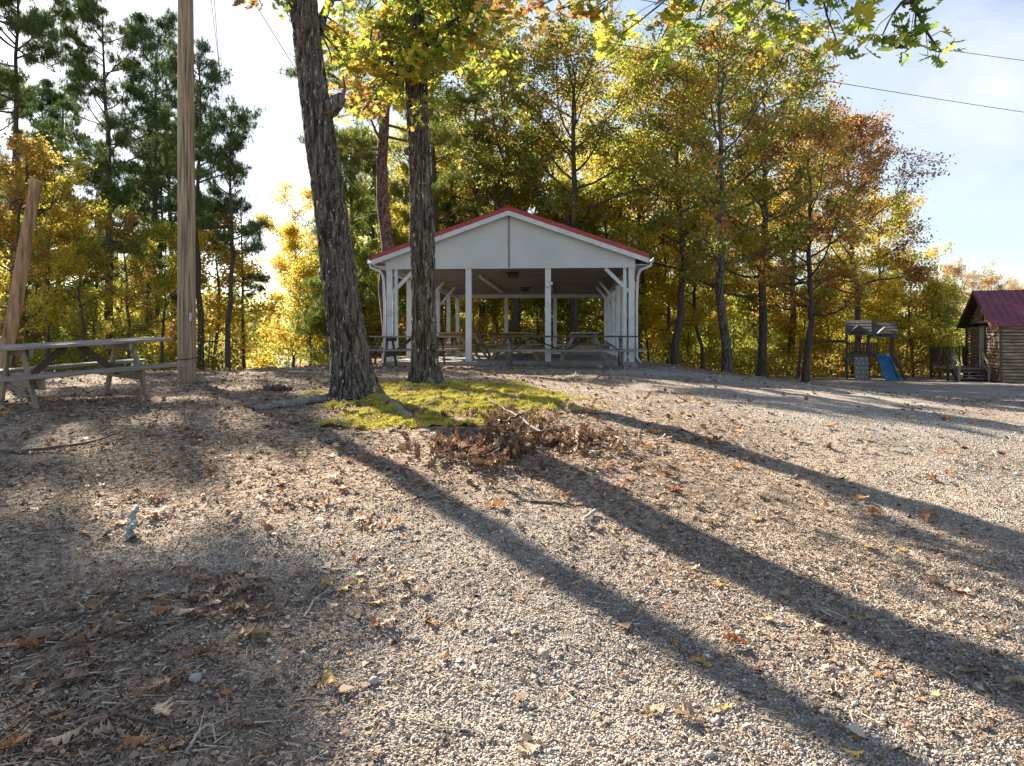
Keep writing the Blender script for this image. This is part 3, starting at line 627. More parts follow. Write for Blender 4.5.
# deck
dk = empty('cabin_deck', (0, 0, 0)); dk.location = CB.location; dk.rotation_euler = CB.rotation_euler
tag(dk, 'raised wooden deck with railings and steps at the cabin door', 'deck')
b = MB()
for k in range(14): b.box((-1.75 + k * .12, 1.75, DZ - .045), (-1.75 + k * .12 + .112, 5.6, DZ - .005))
b.build('deck_boards', M['wood_grey'], dk)
MB().box((-1.77, 1.72, DZ - .22), (-1.73, 5.62, DZ - .04)).box((-1.73, 1.72, DZ - .22), (-.08, 1.76, DZ - .04)).build('rim_board', wd, dk)
for x, y in ((-1.7, 1.8), (-1.7, 3.6), (-1.7, 5.5), (-.15, 5.5), (-.9, 5.5)):
    MB().box((x - .05, y - .05, -.3), (x + .05, y + .05, DZ + .95)).build('post', wd, dk)
rl = MB(); rl.box((-1.78, 3.4, DZ + .92), (-1.64, 5.6, DZ + .96)); rl.box((-1.78, 5.42, DZ + .961), (-.1, 5.58, DZ + 1.0)); rl.box((-1.72, 3.6, DZ + .12), (-1.68, 5.5, DZ + .17))
for k in range(12): rl.box((-1.72, 3.72 + k * .15, DZ + .17), (-1.68, 3.76 + k * .15, DZ + .92))
for k in range(10): rl.box((-1.6 + k * .15, 5.48, DZ + .1), (-1.56 + k * .15, 5.52, DZ + .96))
rl.build('railing', wd, dk)
# steps descending toward the viewer (local -y) and outward
st_ = MB()
for k in range(4):
    z = DZ - .02 - (k + 1) * .135; st_.box((-1.45, 1.72 - (k + 1) * .26, z - .04), (-.35, 1.72 - k * .26, z))
st_.build('steps', M['wood_grey'], dk)
for x in (-1.5, -.3):
    s_ = MB(); s_.beam((x, 1.75, DZ - .1), (x, .62, -.06), .05, .22); s_.build('stringer', wd, dk)
    s_ = MB(); s_.beam((x, 1.8, DZ + .9), (x, .55, .78), .06, .1); s_.beam((x, 1.8, DZ + .45), (x, .55, .35), .05, .08)
    s_.box((x - .045, .52, -.1), (x + .045, .61, .84)); s_.box((x - .045, 1.76, 0), (x + .045, 1.85, DZ + .95)); s_.build('stair_rail', M['wood_grey'], dk)

# ---------------------------------------------------------------- trees: shared meshes
def curve(a, d, L, n, r, up=.0, wob=.12):
    P = [np.array(a, float)]; d = np.array(d, float); d /= np.linalg.norm(d); st = L / (n - 1)
    for k in range(n - 1):
        d = d + r.normal(0, wob, 3) + np.array([0, 0, up]); d /= np.linalg.norm(d); P.append(P[-1] + d * st)
    return np.array(P)
def perp_dir(d, ang, r):
    d = d / np.linalg.norm(d); v = r.normal(0, 1, 3); v -= v.dot(d) * d; v /= np.linalg.norm(v)
    return d * math.cos(ang) + v * math.sin(ang)
def gen_decid(seed, Hh, cb, R, nprim, nleaf, ls=(.08, .19), r0=.2, dens_low=True, sig=.3, lean=0):
    r = np.random.default_rng(seed); T = Tubes()
    n = 12; tr = np.zeros((n, 3)); tr[:, 2] = np.linspace(-.3, Hh * .93, n)
    tr[1:, 0] = np.cumsum(r.normal(0, Hh * .008, n - 1)) + lean * np.linspace(0, 1, n - 1) ** 2; tr[1:, 1] = np.cumsum(r.normal(0, Hh * .008, n - 1))
    rad = r0 * (1 - np.linspace(0, 1, n)) ** .8 + .02; rad[0] *= 1.35; T.add(tr, rad, 9)
    cl = []; ga = r.uniform(0, 6)
    for k in range(nprim):
        f = (k + .5) / nprim; z = cb + (Hh * .93 - cb) * f ** .9
        p = np.array([np.interp(z, tr[:, 2], tr[:, q]) for q in range(3)]); ga += 2.4 + r.normal(0, .4)
        prof = math.sin(math.pi * min(1, .22 + .78 * f)) ** .6 if dens_low else (1 - .55 * f)
        Lp = R * prof * r.uniform(.65, 1.12) + .4; el = math.radians(12 + 45 * f + r.normal(0, 10))
        P = curve(p, (math.cos(ga) * math.cos(el), math.sin(ga) * math.cos(el), math.sin(el)), Lp, 7, r, .06)
        rr = np.interp(z, tr[:, 2], rad) * .5; T.add(P, np.linspace(rr, .012, 7), 5)
        ns = int(3 + Lp * 1.6)
        for q in range(ns):
            s = r.uniform(.28, 1); i0 = min(5, int(s * 6)); a = P[i0] + (P[i0 + 1] - P[i0]) * (s * 6 - i0)
            d = perp_dir(P[i0 + 1] - P[i0], r.uniform(.5, 1.1), r); d[2] = d[2] * .6 + .12
            L2 = Lp * r.uniform(.18, .42) * (1.15 - .5 * s) + .25; P2 = curve(a, d, L2, 5, r, .03, .18); T.add(P2, np.linspace(.016, .005, 5), 4)
            cl += [P2[-1], P2[3], P2[2]]
        cl += [P[-1], P[5]]
    cl = np.array(cl); m_ = len(cl); w = r.uniform(.3, 1.6, m_); w /= w.sum(); idx = r.choice(m_, nleaf, p=w)
    Pn = cl[idx] + r.normal(0, 1, (nleaf, 3)) * np.array([sig, sig, sig * .62]) * r.uniform(.5, 1.3, (nleaf, 1))
    ct = r.random(m_); tint = np.clip(.66 * ct[idx] + .34 * r.random(nleaf) + .12 * noise3(Pn[:, 0] * .5, Pn[:, 1] * .5, Pn[:, 2] * .5), 0, 1)
    V, Fc, tt_ = scatter(LEAF4[0], LEAF4[1], Pn, r.uniform(*ls, nleaf), rotmats(nleaf, r, 1.15), tint)
    return T.mesh('trunk'), npmesh('crown', V, Fc, False, tt_)
def gen_pine(seed, Hh, cb, R, nw, tufts, r0=.2, nl=(.14, .24), open_=1.0):
    r = np.random.default_rng(seed); T = Tubes(); n = 14
    tr = np.zeros((n, 3)); tr[:, 2] = np.linspace(-.4, Hh, n); tr[1:, 0] = np.cumsum(r.normal(0, Hh * .004, n - 1)); tr[1:, 1] = np.cumsum(r.normal(0, Hh * .004, n - 1))
    rad = r0 * (1 - np.linspace(0, 1, n) ** 1.3) + .02; T.add(tr, rad, 10); cl = []
    for k in range(4):                                      # dead stubs
        z = r.uniform(cb * .35, cb); a = r.uniform(0, 6.28); p = [np.interp(z, tr[:, 2], tr[:, q]) for q in range(3)]
        T.add(curve(p, (math.cos(a), math.sin(a), .1), r.uniform(.4, 1.4), 4, r), np.linspace(.025, .008, 4), 4)
    for k in range(nw):
        f = (k + r.uniform(0, 1)) / nw; z = cb + (Hh - cb) * f; a = r.uniform(0, 6.28); p = np.array([np.interp(z, tr[:, 2], tr[:, q]) for q in range(3)])
        prof = (math.sin(math.pi * (.15 + .80 * f)) ** .7) if open_ else 1 - f; Lp = R * prof * r.uniform(.45, 1.1) + .35
        el = math.radians(-8 + 50 * f + r.normal(0, 9)); P = curve(p, (math.cos(a) * math.cos(el), math.sin(a) * math.cos(el), math.sin(el)), Lp, 7, r, .05, .1)
        T.add(P, np.linspace(.04 * (1.2 - .7 * f) + .01, .01, 7), 5)
        for q in range(int(3 + Lp * 2.4)):
            s = r.uniform(.35, 1); i0 = min(5, int(s * 6)); aa = P[i0] + (P[i0 + 1] - P[i0]) * (s * 6 - i0)
            d = perp_dir(P[i0 + 1] - P[i0], r.uniform(.4, 1.0), r); d[2] = abs(d[2]) * .5 + .1
            P2 = curve(aa, d, Lp * r.uniform(.14, .3) + .2, 4, r, .05, .15); T.add(P2, np.linspace(.012, .006, 4), 4); cl += [P2[-1], P2[2], P2[-1] + r.normal(0, .1, 3)]
        cl += [P[-1]]
    cl = np.array(cl); idx = r.integers(0, len(cl), tufts); C0 = cl[idx] + r.normal(0, 1, (tufts, 3)) * np.array([.13, .13, .07])
    K = 16; tot = tufts * K; Pn = np.repeat(C0, K, 0)
    tri = (np.array([[-.05, 0, 0], [.05, 0, 0], [0, 1, 0]]), np.array([[0, 1, 2]]))
    tint = np.clip(np.repeat(.55 * r.random(tufts), K) + .4 * r.random(tot), 0, 1)
    V, Fc, tt_ = scatter(tri[0], tri[1], Pn, r.uniform(*nl, tot), rotmats(tot, r), tint)
    return T.mesh('trunk'), npmesh('crown', V, Fc, False, tt_)
VAR = {
 'slim3': gen_decid(18, 11, 2.4, 2.5, 18, 8500, r0=.1, sig=.24),
 'broad': gen_decid(11, 15, 3.6, 4.8, 28, 22000, r0=.2, sig=.25), 'broad2': gen_decid(12, 14.5, 4.2, 4.4, 26, 20000, r0=.18, lean=.7, sig=.24),
 'sparse': gen_decid(13, 14, 4.0, 4.6, 24, 17000, r0=.2, sig=.26), 'slim': gen_decid(14, 13, 2.6, 2.5, 26, 18000, r0=.12),
 'slim2': gen_decid(15, 11, 2.0, 2.3, 22, 15000, r0=.1), 'under': gen_decid(16, 6, .5, 2.0, 20, 8500, r0=.06, dens_low=False), 'under2': gen_decid(17, 5, .4, 2.2, 18, 7500, r0=.05, dens_low=False),
 'pine': gen_pine(21, 18, 6.5, 3.3, 46, 7500, r0=.2), 'pine_main': gen_pine(29, 18, 5.5, 3.0, 52, 8200, r0=.21), 'pine_high': gen_pine(27, 18, 11.2, 3.0, 26, 5200, r0=.17), 'pine2': gen_pine(22, 17, 5.5, 2.4, 44, 5600, r0=.16), 'pine_thin': gen_pine(23, 14, 6.5, 1.8, 30, 2400, r0=.13), 'cedar': gen_pine(24, 10, 1.0, 2.0, 60, 4600, r0=.12, open_=0)}
def tree(name, var, px, Y, sc, pal, label, group=None, rz=None, bark='bark_grey', z=None, thick=1.0, cat='tree'):
    X = (px - CX) / F * Y; r_ = random.random() * 6.28 if rz is None else rz
    o_ = empty(name, (X, Y, (Hs(X, Y) if z is None else z)), r_); o_.scale = (sc, sc, sc); tag(o_, label, cat, group)
    for part, me, mt in (('trunk', VAR[var][0], M[bark]), ('crown', VAR[var][1], M[pal])):
        if not me.materials: me.materials.append(mt)
        c = bpy.data.objects.new(part, me); C.objects.link(c); c.parent = o_
        if part == 'trunk' and thick != 1: c.scale = (thick, thick, 1)
        c.material_slots[0].link = 'OBJECT'; c.material_slots[0].material = mt
    return o_
T_ = tree
# left pines
T_('pine_tree', 'pine_main', 107, 31, .85, 'needle', 'tallest dark pine at upper left with wide layered boughs', rz=1.0, bark='bark_grey')
T_('pine_tree', 'pine2', 152, 34, .95, 'needle', 'slender dark pine just right of the tallest left pine', rz=2.0)
T_('pine_tree', 'pine2', 168, 38, .93, 'needle', 'slender pine close to the left side of the utility pole', rz=4.2)
T_('pine_tree', 'pine_thin', 200, 28, .86, 'needle', 'pine with dark trunk showing just right of the utility pole', rz=.5)
T_('pine_tree', 'pine_thin', 229, 27, .70, 'needle', 'thin pine standing right of the utility pole at the sky gap', rz=3.1)
T_('pine_tree', 'pine_thin', 243, 30, .52, 'needle', 'smallest thin pine at the left edge of the sky gap', rz=5.0)
T_('pine_tree', 'pine_thin', -6, 34, 1.0, 'needle', 'dark pine at the far left edge of the view', rz=2.5)
T_('pine_tree', 'pine2', 58, 40, .92, 'needle', 'distant pine between the far-left pine and the tallest one', rz=2.2)
# left yellow broadleaf
for k, (px, Y, v_, s_, pal, lab) in enumerate([
    (12, 24, 'slim3', .72, 'leaf_orange', 'orange-brown tree at left edge above the leaning trunk'),
    (52, 25, 'slim3', .70, 'leaf_gold', 'golden tree left of the tallest pine trunk'),
    (85, 25, 'slim3', .52, 'leaf_gold', 'low golden tree in front of the tallest pine trunk'),
    (126, 26, 'slim3', .54, 'leaf_olive', 'golden tree between tallest pine and utility pole'),
    (160, 27, 'slim3', .52, 'leaf_ygreen', 'yellow-green tree close left of the utility pole'),
    (214, 30, 'under', 1.0, 'leaf_gold', 'small golden tree right of the utility pole'),
    (30, 33, 'slim3', .86, 'leaf_olive', 'tall thin-crowned yellow tree rising at upper left'),
    (293, 40, 'slim', .66, 'leaf_gold', 'golden tree with forked stem at right side of sky gap'),
    (316, 42, 'slim', .62, 'leaf_ygreen', 'yellow-green tree just left of the leaning oak trunk'),
    (310, 36, 'under2', 1.0, 'leaf_gold', 'low golden sapling left of the leaning oak base')]):
    T_('broadleaf_tree', v_, px, Y, s_, pal, lab, rz=k * 1.3, bark='bark_grey')
# behind the two oaks
T_('cedar_tree', 'cedar', 352, 33, 1.05, 'needle_y', 'light green conifer behind the gap between the two oaks', rz=0)
T_('cedar_tree', 'cedar', 372, 40, 1.25, 'needle_y', 'taller light green conifer left behind the pavilion eave', rz=2)
T_('pine_tree', 'pine', 389, 25, .98, 'needle_y', 'red-barked pine rising at the pavilion left eave', rz=3, bark='bark_pine', thick=1.15)
T_('pine_tree', 'pine', 438, 36, .98, 'needle_y', 'grey pine trunk behind the pavilion roof, right of the upright oak', rz=1, thick=.9)
T_('pine_tree', 'pine2', 480, 40, 1.05, 'needle', 'grey pine trunk rising behind the left slope of the pavilion roof', rz=5)
# centre and right broadleaf
for k, (px, Y, v_, s_, pal, lab, bk) in enumerate([
    (420, 44, 'broad', .95, 'leaf_ygreen', 'yellow-green tree behind the pavilion left of centre', 'bark_grey'),
    (515, 36, 'broad2', 1.06, 'leaf_olive', 'thin-crowned tree with orange flecks behind pavilion ridge', 'bark_grey'),
    (575, 34, 'broad', 1.0, 'leaf_olive', 'olive and orange tree behind the right slope of pavilion roof', 'bark_grey'),
    (636, 39, 'broad', 1.1, 'leaf_ygreen', 'tall yellow-green tree behind the right eave of the pavilion', 'bark_grey'),
    (676, 34, 'broad2', .98, 'leaf_ygreen', 'yellow-green leafy tree right of the pavilion', 'bark_grey'),
    (727, 30, 'broad', .95, 'leaf_olive', 'large olive and orange tree with lichen-spotted trunk right of pavilion', 'bark_oak'),
    (762, 37, 'broad', 1.08, 'leaf_olive', 'open-crowned tree rising behind the large olive tree', 'bark_grey'),
    (806, 34, 'broad', .80, 'leaf_orange', 'orange-brown tree with dark trunk left of the playset', 'bark_grey'),
    (856, 41, 'broad2', 1.02, 'leaf_rust', 'tall rust-brown oak behind the playset standing against the sky', 'bark_grey'),
    (880, 47, 'slim', .62, 'leaf_gold', 'golden tree right behind the playset roofs', 'bark_grey'),
    (790, 46, 'broad', 1.05, 'leaf_gold', 'golden tree behind the dark trunk left of playset', 'bark_grey'),
    (935, 52, 'slim2', .58, 'leaf_gold', 'low golden tree left of the cabin deck', 'bark_grey'),
    (958, 62, 'sparse', .68, 'leaf_pale', 'sparse pale orange tree behind the cabin deck', 'bark_grey'),
    (992, 66, 'sparse', .66, 'leaf_pale', 'sparse pale tree showing over the cabin roof', 'bark_grey'),
    (1040, 70, 'sparse', .70, 'leaf_pale', 'sparse pale tree above cabin roof at right edge', 'bark_grey')]):
    T_('broadleaf_tree', v_, px, Y, s_, pal, lab, rz=k * 1.7 + .4, bark=bk)
# fill trees nobody can tell apart, in three groups
rr = random.Random(5)
ADJ = {'leaf_gold': 'golden', 'leaf_ygreen': 'yellow-green', 'leaf_olive': 'olive and orange', 'leaf_orange': 'orange-brown', 'leaf_rust': 'rust-brown', 'leaf_green': 'green', 'needle': 'dark green', 'needle_y': 'light green'}
def fill(lab, group, xs_, Yr, vs, pals, sc):
    for px in xs_:
        Y = rr.uniform(*Yr); v_ = rr.choice(vs); pl = rr.choice(pals); ad = ADJ[pl]
        T_('forest_tree', v_, px + rr.uniform(-9, 9), Y, rr.uniform(*sc), pl, 'one of the ' + ad + ' ' + lab, ad + ' ' + group, rz=rr.uniform(0, 6.28))
fill('young trees in the woods behind the picnic table', 'young trees in the left woods', range(-30, 205, 21), (28, 42), ['under', 'under2', 'slim3'], ['leaf_olive', 'leaf_ygreen', 'leaf_orange', 'leaf_rust'], (.45, .72))
fill('thin straight trees in the distant woods beyond the sky gap', 'distant trees beyond the sky gap', range(212, 345, 12), (50, 70), ['pine_thin', 'slim3', 'pine_thin'], ['leaf_ygreen', 'needle_y', 'leaf_gold', 'needle_y'], (.40, .56))
fill('saplings filling the woods seen through and behind the pavilion', 'saplings behind the pavilion', range(335, 660, 19), (35.5, 48), ['under', 'under2', 'slim2'], ['leaf_gold', 'leaf_ygreen', 'leaf_gold', 'leaf_olive'], (.8, 1.2))
fill('tall trees crowding the woods right of the pavilion', 'trees in the right woods', range(640, 890, 30), (40, 56), ['slim', 'slim2', 'broad2'], ['leaf_ygreen', 'leaf_gold', 'leaf_gold', 'leaf_olive'], (.70, .92))
fill('low saplings at the wood edge between pavilion and playset', 'saplings at the right wood edge', range(640, 960, 24), (40, 50), ['under', 'under2'], ['leaf_ygreen', 'leaf_gold', 'leaf_gold', 'leaf_olive'], (.75, 1.15))
fill('tall trees standing behind the pavilion roof', 'trees behind the pavilion roof', range(330, 640, 42), (44, 58), ['slim', 'broad2', 'sparse'], ['leaf_ygreen', 'leaf_gold', 'leaf_olive', 'leaf_ygreen'], (.9, 1.15))
# high-crowned pines at the left edge whose tops shade the lower-left ground
T_('pine_tree', 'pine_high', -22, 24.5, .96, 'needle', 'high-crowned pine with bare trunk at left edge behind the leaning trunk', rz=1.0)
T_('pine_tree', 'pine_high', 10, 27.5, .88, 'needle', 'high-crowned pine rising directly behind the leaning trunk', rz=2.2)
T_('pine_tree', 'pine_high', -95, 22, 1.0, 'needle', 'high-crowned pine just outside the left edge', rz=5)

fill('slender pines deep in the left woods', 'slender pines in the left woods', list(range(-10, 190, 22)), (36, 52), ['pine_thin', 'pine2'], ['needle', 'needle_y', 'needle'], (.62, .95))
# far wood and undergrowth
def leafmass(name, label, cat, pts, ls, pal):
    n = len(pts); r = np.random.default_rng(len(label)); tint = np.clip(.5 + .5 * noise3(pts[:, 0] * .25, pts[:, 1] * .25, pts[:, 2] * .4) * .9 + r.normal(0, .18, n), 0, 1)
    V, Fc, t_ = scatter(LEAF4[0], LEAF4[1], pts, r.uniform(*ls, n), rotmats(n, r, 1.2), tint); o_ = link(name, npmesh(name, V, Fc, False, t_), M[pal]); return tag(o_, label, cat, kind='stuff')
def mass_pts(n, pxr, Yr, hfun, r):
    px = r.uniform(*pxr, n); Y = r.uniform(*Yr, n); X = (px - CX) / F * Y; h = hfun(px, X, Y)
    return np.stack([X, Y, H(X, Y) + h * r.random(n) ** .8], -1)
r = np.random.default_rng(50)
leafmass('undergrowth', 'low yellow-green undergrowth along the edge of the woods behind the pavilion', 'undergrowth', np.concatenate([
    mass_pts(26000, (335, 640), (35, 44), lambda p, x, y: .7 + 1.4 * (fbm(x, y, .5, 2) > -.1) * (noise3(x * .8, y * .8, 0) * .5 + .7), r),
    mass_pts(26000, (640, 950), (40, 47), lambda p, x, y: .5 + 1.5 * (noise3(x * .7, y * .7, 0) * .5 + .6), r),
    mass_pts(12000, (-60, 240), (27, 36), lambda p, x, y: .5 + 1.2 * (noise3(x * .7, y * .7, 0) * .5 + .6), r)]), (.09, .17), 'leaf_olive')
leafmass('far_wood', 'far woods closing off the view behind the nearer trees', 'woods', np.concatenate([
    mass_pts(60000, (-150, 1200), (75, 110), lambda p, x, y: 7.5 + 3 * noise3(x * .1, y * .1, 5), r),
    mass_pts(22000, (330, 900), (58, 75), lambda p, x, y: 8 + 4 * noise3(x * .12, y * .12, 5), r),
    mass_pts(14000, (-150, 190), (46, 64), lambda p, x, y: 7 + 3 * noise3(x * .12, y * .12, 5), r)]), (.3, .6), 'leaf_ygreen')

# ---------------------------------------------------------------- the two near oaks
OAKV, OAKF = oak_leaf(.3, .2, .02, 1)
OAKS = oak_leaf(.3, .2, .02, 2, True)
def bark_trunk(P, R, base, amp=.034, sides=120, rows=420, flare=.55, fl=.28, seed=0):
    P = np.asarray(P, float); t0 = np.linspace(0, 1, len(P)); t1 = np.linspace(0, 1, rows)
    def ci(a):
        k = np.polyfit(t0, a, min(4, len(P) - 1)); return np.polyval(k, t1)
    Q_ = np.stack([ci(P[:, q]) for q in range(3)], -1); Rr = np.interp(t1, t0, R)
    T, A, B = frames(Q_); th = np.arange(sides) * 2 * np.pi / sides; TH = np.broadcast_to(th, (rows, sides))
    D = np.cos(th)[None, :, None] * A[:, None, :] + np.sin(th)[None, :, None] * B[:, None, :]
    hgt = (Q_[:, 2] - base[2])[:, None]
    cx3 = np.cos(TH) * Rr[:, None]; sx3 = np.sin(TH) * Rr[:, None]; zz3 = Q_[:, 2][:, None] + 0 * TH
    wx = .05 * noise3(cx3 * 8, sx3 * 8, zz3 * 3 + seed)
    n1_ = noise3((cx3 + wx) * 26, (sx3 + wx) * 26, zz3 * 4.0 + seed); n2_ = noise3((cx3 - wx) * 48, (sx3 + wx) * 48, zz3 * 13 + seed)
    ridge = np.clip(np.abs(n1_) * 3.2, 0, 1) * .8 + np.clip(np.abs(n2_) * 2, 0, 1) * .35
    disp = amp * (np.clip(ridge, 0, 1.1) - .5) + .012 * noise3(cx3 * 4, sx3 * 4, zz3 * 1.3 + seed)
    fl_ = flare * np.exp(-np.clip(hgt, 0, 9) / fl) * (.6 + .55 * np.maximum(0, np.cos(TH * 5 + seed + .7 * np.sin(TH * 2))))
    RRR = Rr[:, None] * (1 + fl_) + disp
    V = Q_[:, None, :] + RRR[..., None] * D
    i = np.arange(rows - 1)[:, None] * sides; j = np.arange(sides)[None, :]; k = (j + 1) % sides
    return V.reshape(-1, 3) - base, np.stack([i + j, i + k, i + sides + k, i + sides + j], -1).reshape(-1, 4)
def near_oak(name, label, Y, axis_px, widths, limbs, clusters, leafsz, seed):
    """axis_px: (px,py) from the ground up; limbs: polylines of 3D points; clusters: (x,y,z,radius,n,palette key)"""
    P = np.array([W(a, b, Y) for a, b in axis_px]); P[0, 2] -= .12
    base = np.array([P[0, 0], Y, Hs(P[0, 0], Y)]); root = empty(name, tuple(base)); tag(root, label, 'oak tree')
    V, Qd = bark_trunk(P, np.array(widths) * .92 / 2 / F * Y, base, seed=seed)
    link('trunk', npmesh('trunk', V, Qd, True), M['bark_oak'], root)
    r = np.random.default_rng(seed); Bt = Tubes(); nodes = []
    for pts_, ra, rb in limbs:
        pts_ = np.array(pts_, float); tt = np.linspace(0, 1, len(pts_)); t2 = np.linspace(0, 1, 16)
        Pp = np.stack([np.interp(t2, tt, pts_[:, q]) for q in range(3)], -1); Pp[1:-1] = (Pp[:-2] + 2 * Pp[1:-1] + Pp[2:]) / 4; Pp[1:-1] += r.normal(0, .02, (14, 3))
        Bt.add(Pp - base, np.linspace(ra, rb, 16), 9); nodes.append(Pp)
    nodes = np.concatenate(nodes); L_ = {}
    for (x, y, z, rad, n, pal) in clusters:
        c = np.array([x, y, z]); d = np.linalg.norm(nodes - c, axis=1) + .5 * np.abs(nodes[:, 2] < z - 1.5); a = nodes[d.argmin()]
        mid = (a + c) / 2 + r.normal(0, .12, 3) + np.array([0, 0, .15]); tw = np.stack([a * (1 - t) ** 2 + 2 * mid * t * (1 - t) + c * t * t for t in np.linspace(0, 1, 7)])
        Bt.add(tw - base, np.linspace(.016, .005, 7), 5)
        ng = max(3, n // 7)
        for g in range(ng):
            e = c + r.normal(0, 1, 3) * rad * np.array([.75, .75, .55]); s0 = tw[r.integers(3, 7)]
            Bt.add(np.array([s0, (s0 + e) / 2 + np.array([0, 0, .04]), e]) - base, [.004, .003, .002], 4)
            k = int(n / ng); az = r.uniform(0, 6.28, k); 
            Pn = e + r.normal(0, .05, (k, 3)); L_.setdefault(pal, [[], []]); L_[pal][0].append(Pn); L_[pal][1].append(np.clip(r.normal(.5, .2) + r.normal(0, .15, k), 0, 1))
    link('branches', Bt.mesh('branches'), M['bark_oak'], root)
    for pal, (Pn, tn) in L_.items():
        Pn = np.concatenate(Pn); tn = np.concatenate(tn); k = len(Pn)
        Mx_ = rotmats(k, r, .9)
        # leaves droop: tilt tip (local +y) downward
        th = r.uniform(.1, 1.3, k); Dx = np.zeros((k, 3, 3)); Dx[:, 0, 0] = 1; Dx[:, 1, 1] = np.cos(-th); Dx[:, 1, 2] = -np.sin(-th); Dx[:, 2, 1] = np.sin(-th); Dx[:, 2, 2] = np.cos(-th)
        az = r.uniform(0, 6.28, k); Zx = np.zeros((k, 3, 3)); Zx[:, 0, 0] = np.cos(az); Zx[:, 0, 1] = -np.sin(az); Zx[:, 1, 0] = np.sin(az); Zx[:, 1, 1] = np.cos(az); Zx[:, 2, 2] = 1
        Mx_ = Zx @ Dx @ rotmats(k, r, .35) @ np.eye(3)
        V, Fc, tt_ = scatter(OAKV, OAKF, Pn - base, r.uniform(*leafsz, k), Mx_, tn)
        link('crown', npmesh('crown', V, Fc, False, tt_), M[pal], root)
    return root, base
rc_ = np.random.default_rng(77)
def clus(pxr, pyr, Yr, n, rad, nl, pals):
    o_ = []
    for _ in range(n):
        Y = rc_.uniform(*Yr); p = W(rc_.uniform(*pxr), rc_.uniform(*pyr), Y); o_.append((*p, rad * rc_.uniform(.7, 1.2), int(nl * rc_.uniform(.6, 1.3)), pals[rc_.integers(len(pals))]))
    return o_
def WL(lst): return [W(*q) for q in lst]
c1 = clus((238, 262), (-12, 8), (9.3, 9.9), 2, .22, 30, ['leaf_rust', 'leaf_orange']) + clus((262, 345), (-60, 12), (9.0, 10.5), 9, .30, 34, ['leaf_orange', 'leaf_ygreen', 'leaf_green']) \
   + clus((318, 352), (10, 75), (10.1, 10.6), 8, .26, 30, ['leaf_ygreen', 'leaf_green']) + clus((150, 420), (-330, -130), (9, 11), 12, .4, 50, ['leaf_ygreen', 'leaf_orange', 'leaf_green'])
oak1, b1 = near_oak('oak_tree', 'leaning thick oak, left of the two near trunks, furrowed dark bark', 9.8,
    [(355, 402), (349, 350), (342, 300), (328, 198), (317, 105), (305, 26), (300, -40), (298, -110)], [41, 38, 35, 32, 30, 27, 24, 20],
    [(WL([(305, 20, 9.8), (285, -10, 9.7), (262, -40, 9.5), (225, -90, 9.2)]), .11, .03), (WL([(298, -100, 9.8), (300, -200, 9.9), (330, -320, 10)]), .13, .03),
     (WL([(298, -100, 9.8), (250, -170, 9.6), (190, -260, 9.4)]), .10, .02), (WL([(318, 30, 9.9), (335, -20, 10.3), (370, -100, 10.8)]), .07, .02),
     (WL([(302, 0, 9.8), (360, -150, 9), (420, -250, 8.4)]), .09, .02)], c1, (.10, .16), 5)
kn = MB()                                                       # burl with a broken stub
pk = W(336, 101, 9.75)
kk, q_ = tube_arrays(np.array([W(322, 112, 9.75), W(331, 108, 9.7), W(338, 101, 9.66), W(342.5, 96, 9.64)]) - b1, np.array([.13, .125, .10, .06]), 16)
kk += (.012 * noise3(kk[:, 0] * 20, kk[:, 1] * 20, kk[:, 2] * 20))[:, None]
link('burl', npmesh('burl', kk, q_, True), M['bark_oak'], oak1)
Bt = Tubes(); Bt.add(np.array([W(342, 99, 9.64), W(345, 88, 9.6), W(343, 76, 9.6)]) - b1, [.035, .02, .012], 7); link('stub', Bt.mesh('stub'), M['bark_oak'], oak1)
c2 = clus((395, 500), (-40, 62), (10.2, 12.6), 52, .36, 52, ['leaf_ygreen', 'leaf_green', 'leaf_green', 'leaf_ygreen']) + clus((345, 415), (20, 112), (10.6, 12.4), 32, .34, 50, ['leaf_gold', 'leaf_ygreen', 'leaf_orange']) \
   + clus((420, 478), (55, 92), (10.6, 12.0), 7, .26, 30, ['leaf_ygreen', 'leaf_green']) + clus((455, 515), (-20, 60), (10.5, 12), 8, .34, 38, ['leaf_orange', 'leaf_ygreen']) \
   + clus((330, 560), (-300, -60), (10, 13), 13, .4, 50, ['leaf_ygreen', 'leaf_green', 'leaf_orange'])
